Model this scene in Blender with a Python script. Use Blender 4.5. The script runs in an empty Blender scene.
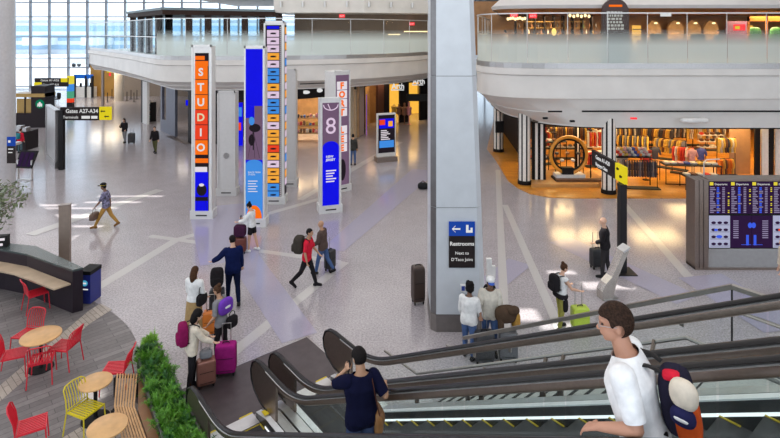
import bpy, bmesh, math, random
import numpy as np
from mathutils import Vector, Matrix, noise
random.seed(7)
C = bpy.context.scene.collection
PI = math.pi
F, HZ, H = 530.0, 32.0, 7.4
def G(px, py, z=0.0):
    """point of the place seen at px,py that lies at height z"""
    Y = (H - z) * F / (py - HZ)
    return ((px - 390.0) * Y / F, Y)
def G3(px, py, z=0.0):
    x, y = G(px, py, z); return (x, y, z)
def AT(px, py, Y):
    return ((px - 390.0) * Y / F, Y, H - (py - HZ) * Y / F)

# ------------------------------------------------------------ materials
_m = {}
def mat(name, col, rough=0.5, metal=0.0, var=0.06, scale=8.0, spec=0.5, emit=0.0, bump=0.0):
    if name in _m: return _m[name]
    m = bpy.data.materials.new(name); m.use_nodes = True; _m[name] = m
    nt = m.node_tree; N = nt.nodes; L = nt.links; b = N['Principled BSDF']
    b.inputs['Roughness'].default_value = rough; b.inputs['Metallic'].default_value = metal
    b.inputs['Specular IOR Level'].default_value = spec
    tc = N.new('ShaderNodeTexCoord'); nz = N.new('ShaderNodeTexNoise'); nz.inputs['Scale'].default_value = scale
    nz.inputs['Detail'].default_value = 3
    L.new(tc.outputs['Object'], nz.inputs['Vector'])
    r = N.new('ShaderNodeValToRGB'); r.color_ramp.elements[0].position = .3; r.color_ramp.elements[1].position = .7
    r.color_ramp.elements[0].color = [max(0, c*(1-var)) for c in col[:3]] + [1]
    r.color_ramp.elements[1].color = [min(1, c*(1+var)) for c in col[:3]] + [1]
    L.new(nz.outputs['Fac'], r.inputs['Fac']); L.new(r.outputs['Color'], b.inputs['Base Color'])
    if emit:
        L.new(r.outputs['Color'], b.inputs['Emission Color']); b.inputs['Emission Strength'].default_value = emit
    if bump:
        bp = N.new('ShaderNodeBump'); bp.inputs['Strength'].default_value = bump; bp.inputs['Distance'].default_value = .01
        L.new(nz.outputs['Fac'], bp.inputs['Height']); L.new(bp.outputs['Normal'], b.inputs['Normal'])
    return m
def glow(name, col, s=1.0):
    m = mat(name, col, .5, 0, .03, 3, .04, s); 
    m.node_tree.nodes['Principled BSDF'].inputs['Base Color'].default_value = (0, 0, 0, 1)
    for l in list(m.node_tree.links):
        if l.to_socket.name == 'Base Color': m.node_tree.links.remove(l)
    return m
def glass(name, tint=(.85, .95, .93), refl=.5, frost=None):
    """thin pane: lets light through, mirrors at grazing angles; frost=(z0,z1) is an etched band fading out upwards"""
    if name in _m: return _m[name]
    m = bpy.data.materials.new(name); m.use_nodes = True; _m[name] = m
    nt = m.node_tree; N = nt.nodes; L = nt.links; N.remove(N['Principled BSDF']); out = N['Material Output']
    tr = N.new('ShaderNodeBsdfTransparent'); tr.inputs['Color'].default_value = (*tint, 1)
    gl = N.new('ShaderNodeBsdfGlossy'); gl.inputs['Roughness'].default_value = .03
    fr = N.new('ShaderNodeLayerWeight'); fr.inputs['Blend'].default_value = .25
    mu = N.new('ShaderNodeMath'); mu.operation = 'MULTIPLY'; mu.inputs[1].default_value = refl
    L.new(fr.outputs['Fresnel'], mu.inputs[0])
    mx = N.new('ShaderNodeMixShader'); L.new(mu.outputs[0], mx.inputs['Fac']); L.new(tr.outputs[0], mx.inputs[1]); L.new(gl.outputs[0], mx.inputs[2])
    last = mx
    if frost:
        tc = N.new('ShaderNodeTexCoord'); sp = N.new('ShaderNodeSeparateXYZ'); L.new(tc.outputs['Object'], sp.inputs[0])
        mr = N.new('ShaderNodeMapRange'); mr.inputs['From Min'].default_value = frost[0]; mr.inputs['From Max'].default_value = frost[1]
        mr.inputs['To Min'].default_value = frost[2]; mr.inputs['To Max'].default_value = .0
        L.new(sp.outputs['Z'], mr.inputs['Value'])
        df = N.new('ShaderNodeBsdfDiffuse'); df.inputs['Color'].default_value = (.74, .84, .82, 1)
        tl = N.new('ShaderNodeBsdfTranslucent'); tl.inputs['Color'].default_value = (.74, .84, .82, 1)
        m1 = N.new('ShaderNodeMixShader'); m1.inputs['Fac'].default_value = .35; L.new(df.outputs[0], m1.inputs[1]); L.new(tl.outputs[0], m1.inputs[2])
        m2 = N.new('ShaderNodeMixShader'); L.new(mr.outputs[0], m2.inputs['Fac']); L.new(mx.outputs[0], m2.inputs[1]); L.new(m1.outputs[0], m2.inputs[2])
        last = m2
    L.new(last.outputs[0], out.inputs['Surface'])
    return m
def mat_floor():
    m = mat('terrazzo', (.485, .45, .47), .15, 0, .05, 1.5, .5)
    N = m.node_tree.nodes; L = m.node_tree.links; b = N['Principled BSDF']
    src = [l.from_socket for l in L if l.to_socket.name == 'Base Color'][0]
    tc = N['Texture Coordinate']
    v = N.new('ShaderNodeTexNoise'); v.inputs['Scale'].default_value = 20; v.inputs['Detail'].default_value = 5; v.inputs['Roughness'].default_value = .8
    L.new(tc.outputs['Object'], v.inputs['Vector'])
    r = N.new('ShaderNodeValToRGB'); r.color_ramp.elements[0].position = .38; r.color_ramp.elements[1].position = .62
    r.color_ramp.elements[0].color = (.55, .54, .55, 1); r.color_ramp.elements[1].color = (1.0, 1.0, 1.0, 1)
    L.new(v.outputs['Fac'], r.inputs['Fac'])
    mx = N.new('ShaderNodeMix'); mx.data_type = 'RGBA'; mx.blend_type = 'MULTIPLY'; mx.inputs['Factor'].default_value = 1
    L.new(src, mx.inputs['A']); L.new(r.outputs['Color'], mx.inputs['B']); L.new(mx.outputs['Result'], b.inputs['Base Color'])
    return m
def mat_planks(name, c1, c2, bw, bh, ang, mortar=(.16,.15,.15), rough=.5, msize=.006):
    if name in _m: return _m[name]
    m = bpy.data.materials.new(name); m.use_nodes = True; _m[name] = m
    N = m.node_tree.nodes; L = m.node_tree.links; b = N['Principled BSDF']; b.inputs['Roughness'].default_value = rough
    tc = N.new('ShaderNodeTexCoord'); mp = N.new('ShaderNodeMapping'); mp.inputs['Rotation'].default_value[2] = ang
    L.new(tc.outputs['Object'], mp.inputs['Vector'])
    bt = N.new('ShaderNodeTexBrick'); bt.inputs['Scale'].default_value = 1; bt.inputs['Brick Width'].default_value = bw
    bt.inputs['Row Height'].default_value = bh; bt.inputs['Mortar Size'].default_value = msize; bt.offset = .37
    bt.inputs['Color1'].default_value = (*c1, 1); bt.inputs['Color2'].default_value = (*c2, 1); bt.inputs['Mortar'].default_value = (*mortar, 1)
    L.new(mp.outputs[0], bt.inputs['Vector'])
    nz = N.new('ShaderNodeTexNoise'); nz.inputs['Scale'].default_value = 14; nz.inputs['Detail'].default_value = 4
    L.new(tc.outputs['Object'], nz.inputs['Vector'])
    r = N.new('ShaderNodeValToRGB'); r.color_ramp.elements[0].color = (.7, .7, .7, 1); r.color_ramp.elements[1].color = (1.15, 1.15, 1.15, 1)
    L.new(nz.outputs['Fac'], r.inputs['Fac'])
    mx = N.new('ShaderNodeMix'); mx.data_type = 'RGBA'; mx.blend_type = 'MULTIPLY'; mx.inputs['Factor'].default_value = 1
    L.new(bt.outputs['Color'], mx.inputs['A']); L.new(r.outputs['Color'], mx.inputs['B']); L.new(mx.outputs['Result'], b.inputs['Base Color'])
    return m

M_WHITE = mat('white_panel', (.74, .735, .72), .45)
M_FASCIA = mat('fascia_paint', (.70, .68, .65), .4, scale=1)
M_STEEL = mat('brushed_steel', (.42, .41, .41), .32, .9, .1, 20)
M_BROWNMET = mat('bronze_metal', (.25, .195, .165), .30, .85, .08, 20)
M_ALU = mat('aluminium', (.62, .62, .62), .35, .7, .05)
M_DARKMET = mat('dark_metal', (.014, .013, .014), .5, .1, spec=.25)
M_BLACK = mat('black_plastic', (.009, .009, .010), .55, spec=.2)
M_RUBBER = mat('black_rubber', (.007, .006, .007), .35, spec=.3)
M_YELLOW = mat('safety_yellow', (.75, .58, .02), .5)
M_WOOD = mat_planks('oak_floor', (.72, .32, .04), (.58, .22, .025), 1.2, .14, .1, (.3,.13,.03), .3)
M_TABLE = mat('table_oak', (.62, .36, .15), .35, 0, .12, 6)
M_BENCH = mat('bench_oak', (.50, .28, .12), .45, 0, .15, 6)
M_DKWOOD = mat('dark_wood', (.12, .055, .025), .45, 0, .25, 6)
M_RED = mat('red_powder_coat', (.62, .012, .03), .35)
M_REDD = mat('red_powder_coat_deep', (.50, .01, .025), .35)
M_YEL = mat('yellow_powder_coat', (.62, .50, .015), .35)
M_FROST = glass('frosted_glass', (.95,.97,.96), .22, frost=(6.8, 7.55, .90))
M_GLASS = glass('clear_glass', (.93, .97, .96), .5)
M_GLASSG = glass('green_glass', (.72, .86, .84), .6)
M_SIGNBLK = mat('sign_black', (.02, .014, .014), .6, spec=.2)
M_WTXT = glow('sign_white', (.9, .9, .9), .8)
M_YSIGN = glow('sign_yellow', (.95, .78, .02), .75)

# ------------------------------------------------------------ mesh builder
class MB:
    def __init__(s, *mats): s.v = []; s.f = []; s.i = []; s.mats = list(mats); s.k = 0; s.M = None
    def mt(s, m):
        if m not in s.mats: s.mats.append(m)
        s.k = s.mats.index(m); return s
    def add(s, vs, fs):
        n = len(s.v)
        if s.M is not None: vs = [tuple(s.M @ Vector(v)) for v in vs]
        s.v += [tuple(v) for v in vs]; s.f += [[n+a for a in f] for f in fs]; s.i += [s.k]*len(fs); return s
    def box(s, x0, x1, y0, y1, z0, z1):
        return s.add([(x0,y0,z0),(x1,y0,z0),(x1,y1,z0),(x0,y1,z0),(x0,y0,z1),(x1,y0,z1),(x1,y1,z1),(x0,y1,z1)],
                     [(0,3,2,1),(4,5,6,7),(0,1,5,4),(1,2,6,5),(2,3,7,6),(3,0,4,7)])
    def cbox(s, c, d, rz=0, rx=0, ry=0):
        R = Matrix.Translation(c) @ Matrix.Rotation(rz,4,'Z') @ Matrix.Rotation(ry,4,'Y') @ Matrix.Rotation(rx,4,'X')
        x, y, z = d[0]/2, d[1]/2, d[2]/2
        vs = [R @ Vector(p) for p in [(-x,-y,-z),(x,-y,-z),(x,y,-z),(-x,y,-z),(-x,-y,z),(x,-y,z),(x,y,z),(-x,y,z)]]
        return s.add(vs, [(0,3,2,1),(4,5,6,7),(0,1,5,4),(1,2,6,5),(2,3,7,6),(3,0,4,7)])
    def beam(s, a, b, w, h, up=(0,0,1)):
        a, b = Vector(a), Vector(b); d = (b-a).normalized(); r = d.cross(Vector(up)).normalized(); u = r.cross(d)
        o = [(-w/2,-h/2),(w/2,-h/2),(w/2,h/2),(-w/2,h/2)]
        return s.add([p + r*x + u*y for p in (a,b) for x,y in o], [(0,1,2,3),(7,6,5,4),(0,4,5,1),(1,5,6,2),(2,6,7,3),(3,7,4,0)])
    def ring_loft(s, rings, cap=True, closed=True):
        n = len(rings[0]); vs = [v for r in rings for v in r]; fs = []
        for a in range(len(rings)-1):
            for k in range(n if closed else n-1):
                k2 = (k+1) % n; fs.append((a*n+k, a*n+k2, (a+1)*n+k2, (a+1)*n+k))
        if cap and closed: fs.append(tuple(range(n))[::-1]); fs.append(tuple(range((len(rings)-1)*n, len(rings)*n)))
        return s.add(vs, fs)
    def tube(s, pts, r, n=8, flat=None):
        pts = [Vector(p) for p in pts]; rings = []
        rr = r if isinstance(r, (list, tuple)) else [r]*len(pts)
        up = Vector((0,0,1))
        prev = None
        for k, p in enumerate(pts):
            d = (pts[min(k+1,len(pts)-1)] - pts[max(k-1,0)]).normalized()
            if prev is None:
                a = up if abs(d.z) < .9 else Vector((1,0,0)); x = d.cross(a).normalized()
            else: x = (prev - d*prev.dot(d)).normalized()
            y = x.cross(d); prev = x
            fx, fy = flat or (1, 1)
            rings.append([p + x*math.cos(2*PI*j/n)*rr[k]*fx + y*math.sin(2*PI*j/n)*rr[k]*fy for j in range(n)])
        return s.ring_loft(rings)
    def prism(s, poly, z0, z1):
        n = len(poly)
        return s.add([(x,y,z0) for x,y in poly]+[(x,y,z1) for x,y in poly],
                     [tuple(range(n))[::-1], tuple(range(n,2*n))]+[(k,(k+1)%n,n+(k+1)%n,n+k) for k in range(n)])
    def cyl(s, x, y, z0, z1, r, n=20, r2=None):
        r2 = r if r2 is None else r2
        return s.ring_loft([[(x+r*math.cos(2*PI*j/n), y+r*math.sin(2*PI*j/n), z0) for j in range(n)],
                            [(x+r2*math.cos(2*PI*j/n), y+r2*math.sin(2*PI*j/n), z1) for j in range(n)]])
    def lathe(s, prof, x=0, y=0, n=20):
        return s.ring_loft([[(x+max(r,1e-4)*math.cos(2*PI*j/n), y+max(r,1e-4)*math.sin(2*PI*j/n), z) for j in range(n)] for r, z in prof])
    def ell(s, c, r, n=12, m=8, R=None):
        rings = []
        for a in range(m+1):
            t = -PI/2 + PI*a/m; t = max(min(t, PI/2-.02), -PI/2+.02)
            ring = []
            for j in range(n):
                v = Vector((r[0]*math.cos(t)*math.cos(2*PI*j/n), r[1]*math.cos(t)*math.sin(2*PI*j/n), r[2]*math.sin(t)))
                if R: v = R @ v
                ring.append(v + Vector(c))
            rings.append(ring)
        return s.ring_loft(rings)
    def rbox(s, c, d, e=4.0, n=24, m=12, R=None):
        """superellipsoid: a box with soft rounded edges"""
        def sp(t, p): return math.copysign(abs(t)**p, t)
        p = 2.0/e; rings = []
        for a in range(m+1):
            t = -PI/2 + PI*a/m; t = max(min(t, PI/2-.03), -PI/2+.03)
            ring = []
            for j in range(n):
                q = 2*PI*j/n + .001
                v = Vector((d[0]/2*sp(math.cos(t),p)*sp(math.cos(q),p), d[1]/2*sp(math.cos(t),p)*sp(math.sin(q),p), d[2]/2*sp(math.sin(t),p)))
                if R: v = R @ v
                ring.append(v + Vector(c))
            rings.append(ring)
        return s.ring_loft(rings)
    def poly3(s, pts): return s.add(pts, [tuple(range(len(pts)))])
    def build(s, name, parent=None, smooth=False, m=None):
        if m: s.mats = [m]; s.i = [0]*len(s.f)
        me = bpy.data.meshes.new(name); me.from_pydata(s.v, [], s.f); me.update()
        for q in s.mats: me.materials.append(q)
        me.polygons.foreach_set('material_index', s.i)
        if smooth:
            me.polygons.foreach_set('use_smooth', [True]*len(me.polygons))
            try: me.set_sharp_from_angle(angle=math.radians(40))
            except Exception: pass
        o = bpy.data.objects.new(name, me); C.objects.link(o)
        if parent: o.parent = parent
        return o
def mb(*m): return MB(*m)
def thing(name, label, cat, loc=(0,0,0), rz=0, group=None):
    o = bpy.data.objects.new(name, None); C.objects.link(o); o.empty_display_size = .2
    o.location = loc; o.rotation_euler = (0,0,rz); o['label'] = label; o['category'] = cat
    if group: o['group'] = group
    return o
def tag(o, label, cat, group=None):
    o['label'] = label; o['category'] = cat
    if group: o['group'] = group
    return o
def struct(o, label=None):
    o['kind'] = 'structure'
    if label: o['label'] = label
    return o
def dup(root, loc=None, rz=None, label=None, group=None):
    def cp(o, par):
        c = o.copy(); C.objects.link(c); c.parent = par
        for ch in kids[o]: cp(ch, c)
        return c
    kids = {}
    def walk(o):
        kids[o] = list(o.children)
        for ch in kids[o]: walk(ch)
    walk(root); c = cp(root, None)
    if loc is not None: c.location = loc
    if rz is not None: c.rotation_euler = (0,0,rz)
    if label: c['label'] = label
    if group: c['group'] = group
    return c
def text(body, size, m, parent, loc, rot=(PI/2,0,0), align='LEFT', name='lettering', depth=.002, sx=1.0, off=0.0):
    cu = bpy.data.curves.new(name, 'FONT'); cu.body = body; cu.size = size; cu.align_x = align; cu.extrude = depth; cu.resolution_u = 3
    cu.offset = off
    o = bpy.data.objects.new(name, cu); C.objects.link(o)
    dg = bpy.context.evaluated_depsgraph_get(); me = bpy.data.meshes.new_from_object(o.evaluated_get(dg))
    bpy.data.objects.remove(o); me.materials.clear(); me.materials.append(m)
    t = bpy.data.objects.new(name, me); C.objects.link(t); t.location = loc; t.rotation_euler = rot; t.scale = (sx,1,1)
    if parent: t.parent = parent
    return t
def chaikin(P, n=2):
    for _ in range(n):
        Q = [P[0]]
        for a, b in zip(P[:-1], P[1:]):
            Q += [(.75*a[0]+.25*b[0], .75*a[1]+.25*b[1]), (.25*a[0]+.75*b[0], .25*a[1]+.75*b[1])]
        P = Q + [P[-1]]
    return P
def inset(path, d):
    """move an open path sideways by d (to the left of its direction)"""
    out = []
    for k, p in enumerate(path):
        a = Vector(path[max(k-1,0)]); b = Vector(path[min(k+1,len(path)-1)]); t = (b-a).normalized()
        out.append((p[0]-t.y*d, p[1]+t.x*d))
    return out
# ------------------------------------------------------------ camera, light, sky
cam = bpy.data.cameras.new('camera'); co = bpy.data.objects.new('camera', cam); C.objects.link(co)
co.location = (0, 0, H); co.rotation_euler = (PI/2, 0, 0); cam.sensor_width = 36; cam.lens = 36*F/780
cam.shift_y = -(219-HZ)/780; cam.clip_start = .05; cam.clip_end = 600
sc = bpy.context.scene; sc.camera = co
sc.view_settings.view_transform = 'Standard'; sc.view_settings.look = 'None'; sc.view_settings.gamma = 1; sc.view_settings.exposure = 0.0
w = bpy.data.worlds.new('sky'); sc.world = w; w.use_nodes = True
wn = w.node_tree.nodes; wl = w.node_tree.links; bg = wn['Background']
tc = wn.new('ShaderNodeTexCoord'); sx = wn.new('ShaderNodeSeparateXYZ'); wl.new(tc.outputs['Generated'], sx.inputs[0])
cr = wn.new('ShaderNodeValToRGB'); cr.color_ramp.elements[0].position = .0; cr.color_ramp.elements[0].color = (.86,.93,1,1)
cr.color_ramp.elements[1].position = .6; cr.color_ramp.elements[1].color = (.62,.78,1,1)
wl.new(sx.outputs['Z'], cr.inputs['Fac']); wl.new(cr.outputs['Color'], bg.inputs['Color']); bg.inputs['Strength'].default_value = 2.05

SUN_DIR = Vector((-.35, .30, .89)).normalized()       # towards the sun
sl = bpy.data.lights.new('sun', 'SUN'); sl.energy = 8; sl.angle = .012; sl.color = (1, .96, .9)
so = bpy.data.objects.new('sun', sl); C.objects.link(so); so.rotation_euler = SUN_DIR.to_track_quat('Z', 'Y').to_euler()

def area(name, loc, sx_, sy_, power, col=(1,1,1), rot=(0,0,0)):
    a = bpy.data.lights.new(name, 'AREA'); a.shape = 'RECTANGLE'; a.size = sx_; a.size_y = sy_; a.energy = power; a.color = col
    o = bpy.data.objects.new(name, a); C.objects.link(o); o.location = loc; o.rotation_euler = rot; return o

# ------------------------------------------------------------ floor
struct(MB(mat_floor()).box(-75, 45, -8, 72, -.3, 0).build('floor'))
TB1 = mat('terrazzo_pale', (.50, .48, .47), .15, 0, .05, 40, .55); TB2 = mat('terrazzo_mauve', (.36, .34, .43), .15, 0, .08, 40, .55)
def strip(pts, w0, w1, m, name='floor_inlay', z=.003):
    a, b = Vector(G(*pts[0])), Vector(G(*pts[1])); n = Vector((-(b-a).y, (b-a).x)).normalized()
    P = [a+n*w0/2, a-n*w0/2, b-n*w1/2, b+n*w1/2]
    o = MB(m).poly3([(p.x, p.y, z) for p in P]).build(name)
    return struct(o)
for k, (a, b, w0, w1, m) in enumerate([((90,292),(176,240),.35,.35,TB1), ((176,240),(330,196),.3,.3,TB1),
      ((340,262),(150,236),.25,.25,TB1), ((150,420),(345,262),.3,.3,TB1), ((230,262),(226,205),1.8,3.0,TB2),
      ((300,338),(222,226),.9,1.0,TB2), ((333,250),(425,170),.8,1.4,TB2), ((520,262),(470,300),.8,.8,TB2),
      ((498,170),(505,330),.25,.25,TB1), ((560,330),(505,205),.25,.25,TB1), ((560,240),(688,300),1.0,1.0,TB2),
      ((160,190),(30,235),.5,.5,TB1), ((400,142),(300,200),.5,.3,TB1), ((620,200),(700,290),.3,.3,TB1),
      ((700,276),(790,330),1.5,1.5,TB2), ((100,340),(60,300),.001,.001,TB1)]):
    if w0 > .01: strip((a, b), w0, w1, m, z=.003+.0006*k)

# seating area: grey planks inside a curved edge, with pale plank bands
PLG = mat_planks('grey_planks', (.235,.215,.21), (.145,.13,.13), .95, .16, -.72, (.07,.065,.065))
PLB = mat_planks('beige_planks', (.47,.41,.35), (.38,.33,.28), .7, .11, .72, (.15,.13,.11))
edge = [G(px, py) for px, py in [(62,292),(84,297),(100,305),(120,318),(133,333),(139,350),(143,372),(160,398),(178,438),(190,480)]]
arc = chaikin(edge, 2)
struct(MB(PLG).prism(arc + [(-7, 6.2), (-16, 6.2), (-16, 16.2), (-11, 16.4)], 0, .012).build('floor_planks'))
b1 = [G(px,py) for px,py in [(-60,398),(-60,440),(0,398),(96,325),(112,306),(100,301),(84,296)]]
b1 = [G(0,386), G(88,312), G(100,304), G(112,310), G(90,324), G(0,402), G(-60,450), G(-60,430)]
struct(MB(PLB).prism(b1, .0125, .016).build('floor_plank_band'))
b2 = [G(60,440), G(128,400), G(170,420), G(185,470), G(60,520), G(-80,560), G(-40,500)]
struct(MB(PLB).prism(b2, .0125, .016).build('floor_plank_band'))

# ------------------------------------------------------------ window wall and the apron outside
WY = 70.0
m_mull = mat('mullion_grey', (.26,.28,.31), .4)
wi = struct(MB(m_mull).build('window_1')) if False else None
f = MB(m_mull)
x = -60.0
while x < 14.5:
    f.box(x-.09, x+.09, WY-.15, WY+.25, 0, 17); x += 2.5
for z in (.25, 2.7, 3.95, 6.75, 9.4, 11.3, 14.5): f.box(-61, 15, WY-.08, WY+.15, z-.07, z+.07)
wf = struct(f.build('window_1')); wf['label'] = 'tall grid of grey mullions in front of the bright airfield'
g = MB(glass('window_glass', (.93,.97,1), .35)).box(-61, 15, WY+.03, WY+.05, 0, 17).build('pane', wf)
# left side window wall (out of frame) lets daylight in
f = MB(m_mull)
for k in range(30): f.box(-61.1, -60.9, 4+k*2.3-.09, 4+k*2.3+.09, 0, 17)
for z in (.25, 3.95, 6.75, 9.4, 14.5): f.box(-61.08, -60.92, 4, 70, z-.07, z+.07)
struct(f.build('window_2'))
m_out = mat('apron_concrete', (.62,.62,.62), .8, 0, .08, .05)
struct(MB(m_out).box(-260, 200, 72.6, 420, -.6, -.35).build('ground_apron'))
# terminal building across the apron
t = thing('terminal_building', 'long low terminal with blue window bands across the apron', 'building', (-95, 190, -.35))
wm = mat('terminal_white', (.78,.80,.82), .6); bl = mat('terminal_blue_glass', (.34,.50,.64), .3)
MB(wm).box(-60, 80, 0, 30, 0, 11).build('wall', t)
b = MB(bl)
for z0, z1 in ((1.5,3.2),(4.6,6.6),(8,10)): b.box(-59, 79, -.15, 0, z0, z1)
b.build('window_band', t)
MB(mat('terminal_roof', (.45,.48,.52), .6)).box(-61, 81, -1, 31, 11, 12).build('roof', t)
b = MB(wm)
for k in range(6): b.box(-50+k*20, -44+k*20, -10, 0, 3.2, 6)
b.build('jet_bridge', t)
def truck(loc, c, lab):
    t = thing('service_truck', lab, 'truck', loc)
    MB(mat('truck_'+c[0], c[1], .5)).box(-2.6, 1.2, -1.1, 1.1, .7, 2.8).build('cargo_box', t)
    MB(wm).box(1.3, 2.7, -1.05, 1.05, .6, 2.2).mt(M_BLACK).box(2.0, 2.72, -1.0, 1.0, 1.4, 2.0).build('cab', t)
    for x in (-1.8, 1.9):
        for y in (-1.15, .85):
            MB(M_RUBBER).ring_loft([[(x+.42*math.cos(a*PI/8), yy, .42+.42*math.sin(a*PI/8)) for a in range(16)] for yy in (y, y+.3)]).build('wheel', t)
    return t
truck((-68, 118, -.35), ('white', (.7,.7,.72)), 'white service truck on the apron beyond the windows')
truck((-60, 140, -.35), ('blue', (.15,.28,.5)), 'blue service truck on the apron behind the white one')

# ceiling, out of view, with holes added to place sun patches on the floor
CZ = 15.0
patches = [(G(515,314), 1.2, .65), (G(563,326), 1.3, .35), (G(606,285), 1.5, .5), (G(560,272), .9, .3), (G(130,196), 3.0, .22), (G(60,216), 3.0, .5), (G(80,208), 3.2, .22), (G(72,226), 2.4, .25), (G(40,237), 2.6, .5), (G(112,202), 2.5, .25), (G(50,205), 2.2, .3), (G(92,395), .5, .4)]
holes = []
for (x, y), a, b_ in patches:
    hx = x + SUN_DIR.x/SUN_DIR.z*CZ; hy = y + SUN_DIR.y/SUN_DIR.z*CZ; holes.append((hx-a/2, hx+a/2, hy-b_/2, hy+b_/2))
xs = sorted(set([-61.3, 40] + [h[0] for h in holes] + [h[1] for h in holes])); ys = sorted(set([-8, 70.4] + [h[2] for h in holes] + [h[3] for h in holes]))
f = MB(m_mull)
for k in range(34): f.box(-61+k*3-.06, -61+k*3+.06, -8.1, -7.95, 0, 15)
for z in (.2, 4, 8, 12): f.box(-61, 40, -8.08, -7.97, z-.06, z+.06)
struct(f.build('window_added_3'))  # unseen glazed front, added so daylight brightens surfaces facing the camera
c = MB(mat('ceiling_white', (.72,.71,.70), .7))
for i in range(len(xs)-1):
    for j in range(len(ys)-1):
        cx, cy = (xs[i]+xs[i+1])/2, (ys[j]+ys[j+1])/2
        if any(h[0] < cx < h[1] and h[2] < cy < h[3] for h in holes): continue
        c.box(xs[i], xs[i+1], ys[j], ys[j+1], CZ, CZ+.2)
struct(c.build('ceiling'))
for i in range(4):
    for j in range(5):
        area('hall_fill_light', (-36+i*16, 2+j*13.5, CZ-.3), 14.5, 11.5, 540, (1, .955, .91))  # broad fill lamps added out of view to light the hall evenly
struct(MB(M_FASCIA).box(40, 40.3, -8, 72, 0, 15).build('wall_right'))
struct(MB(M_FASCIA).box(15, 40, 70, 70.3, 0, 15).build('wall_back'))

# ------------------------------------------------------------ upper decks
def deck(path_top, close, name, ztop, zf, zs, ins, glass_z, back_close, p1=None):
    p0 = path_top; p1 = p1 or inset(p0, ins); pa = inset(p0, .16); pm_ = [((a[0]+b[0])/2,(a[1]+b[1])/2) for a, b in zip(pa, p1)]; zm_ = (zf+zs)/2
    s = MB(M_FASCIA)
    def ring(P, z): return [(x, y, z) for x, y in P]
    pL = inset(p0, .05); pS = inset(p0, .10)
    rings = [ring(p0, ztop), ring(p0, ztop-.28), ring(pS, ztop-.34), ring(pS, zf+.03), ring(pa, zf), ring(pm_, zm_+.03), ring(pm_, zm_), ring(p1, zs+.06), ring(p1, zs)]
    s.ring_loft(rings, cap=False, closed=False)
    s.poly3([(x, y, ztop) for x, y in p0 + close])
    s.poly3([(x, y, zs) for x, y in (p1 + back_close)][::-1])
    struct(s.build('trim_' + name, smooth=True))
    gp = inset(p0, .12)
    return gp
def rail_glass(gp, z0, z1, m, lab, step=2.4, midrail=None):
    t = thing('glass_balustrade', lab, 'balustrade', (0,0,0))
    # resample into panes
    P = [Vector(p) for p in gp]; d = [0]
    for a, b in zip(P[:-1], P[1:]): d.append(d[-1]+(b-a).length)
    def at(s):
        for k in range(len(P)-1):
            if s <= d[k+1]: return P[k].lerp(P[k+1], (s-d[k])/max(1e-6, d[k+1]-d[k]))
        return P[-1]
    n = max(1, int(d[-1]/step)); 
    for k in range(n):
        s0, s1 = d[-1]*k/n+.015, d[-1]*(k+1)/n-.015
        pts = [at(s0)] + [at(s0+(s1-s0)*j/4) for j in (1,2,3)] + [at(s1)]
        g = MB(m)
        g.ring_loft([[(p.x, p.y, z0) for p in pts], [(p.x, p.y, z1) for p in pts]], cap=False, closed=False)
        g.build('glass_pane', t)
    c = MB(M_STEEL)
    for k in range(len(P)-1):
        c.beam((*P[k], z0+.12), (*P[k+1], z0+.12), .07, .26)
    c.build('shoe_rail', t)
    c = MB(M_ALU)
    for k in range(len(P)-1): c.beam((*P[k], z1), (*P[k+1], z1), .06, .05)
    c.build('cap_rail', t)
    for k in range(n+1):
        p = at(d[-1]*k/n); MB(M_ALU).box(p.x-.012, p.x+.012, p.y+.02, p.y+.05, z0, z1).build('clamp_strip', t)
    if midrail:
        q = MB(M_ALU)
        for k in range(len(P)-1): q.beam((*P[k], midrail), (*P[k+1], midrail), .05, .05)
        q.build('mid_rail', t)
    return t
ZT = 5.75
RP = [(9.5,60),(8,42),(5.8,33)] + chaikin([(5.4,31),(4.5,28.2),(4.2,26),(4.9,24.4),(6.6,23.7),(9,23.6)],2) + [(14,23.6),(40,23.6)]
RB = [(8.5,60),(7,42),(6.2,34)] + chaikin([(6.1,32),(6.0,29.8),(6.1,27.8),(6.9,25.6),(8.2,24.4),(10.2,24.1)],2) + [(14,24.05),(40,24.05)]
gp = deck(RP, [(40,60)], 'deck_right', ZT, 4.38, 3.05, .75, 8.3, [(39.4,60),(12,60)], RB)
tag(MB(M_BLACK).ring_loft([[(x,y-.01,z) for x,y in RB[3:-1]+[(39.6,24.05)]] for z in (3.0,3.05)], cap=False, closed=False).build('edge_strip'), 'thin black strip along the lower edge of the right deck', 'edge strip')
rail_glass([p for p in gp], ZT, 8.25, M_FROST, 'frosted glass balustrade curving round the right hand upper deck', 1.75)
LP = [(-24,62),(-27.8,48.8)] + chaikin([(-27.8,48.8),(-20.5,40.2),(-15.2,33.2),(-13.6,31.2),(-11.6,30.7),(-6,31.0),(-.6,33.5),(3.2,38),(6,46)],2) + [(6,62)]
LP2 = LP[1:]
LB = inset(LP, 1.0); LB[0] = (-24,62); LB[1] = (-27.6,49.4); LB[2] = (-27.2,49.0)
gp = deck(LP, [], 'deck_left', ZT, 4.45, 3.9, 1.6, 8.3, [], LB)
gi = [k for k, p in enumerate(gp) if p[0] > -14.2][0]
# clear part with mid rail at the far left, frosted further right
rail_glass(gp[1:gi+1], ZT, 8.2, glass('pale_glass', (.80,.92,.93), .6), 'clear glass balustrade at the far left end of the upper deck', 2.6, 7.1)
rail_glass(gp[gi:], ZT, 8.2, M_FROST, 'frosted glass balustrade along the middle of the upper deck', 2.4)
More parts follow.
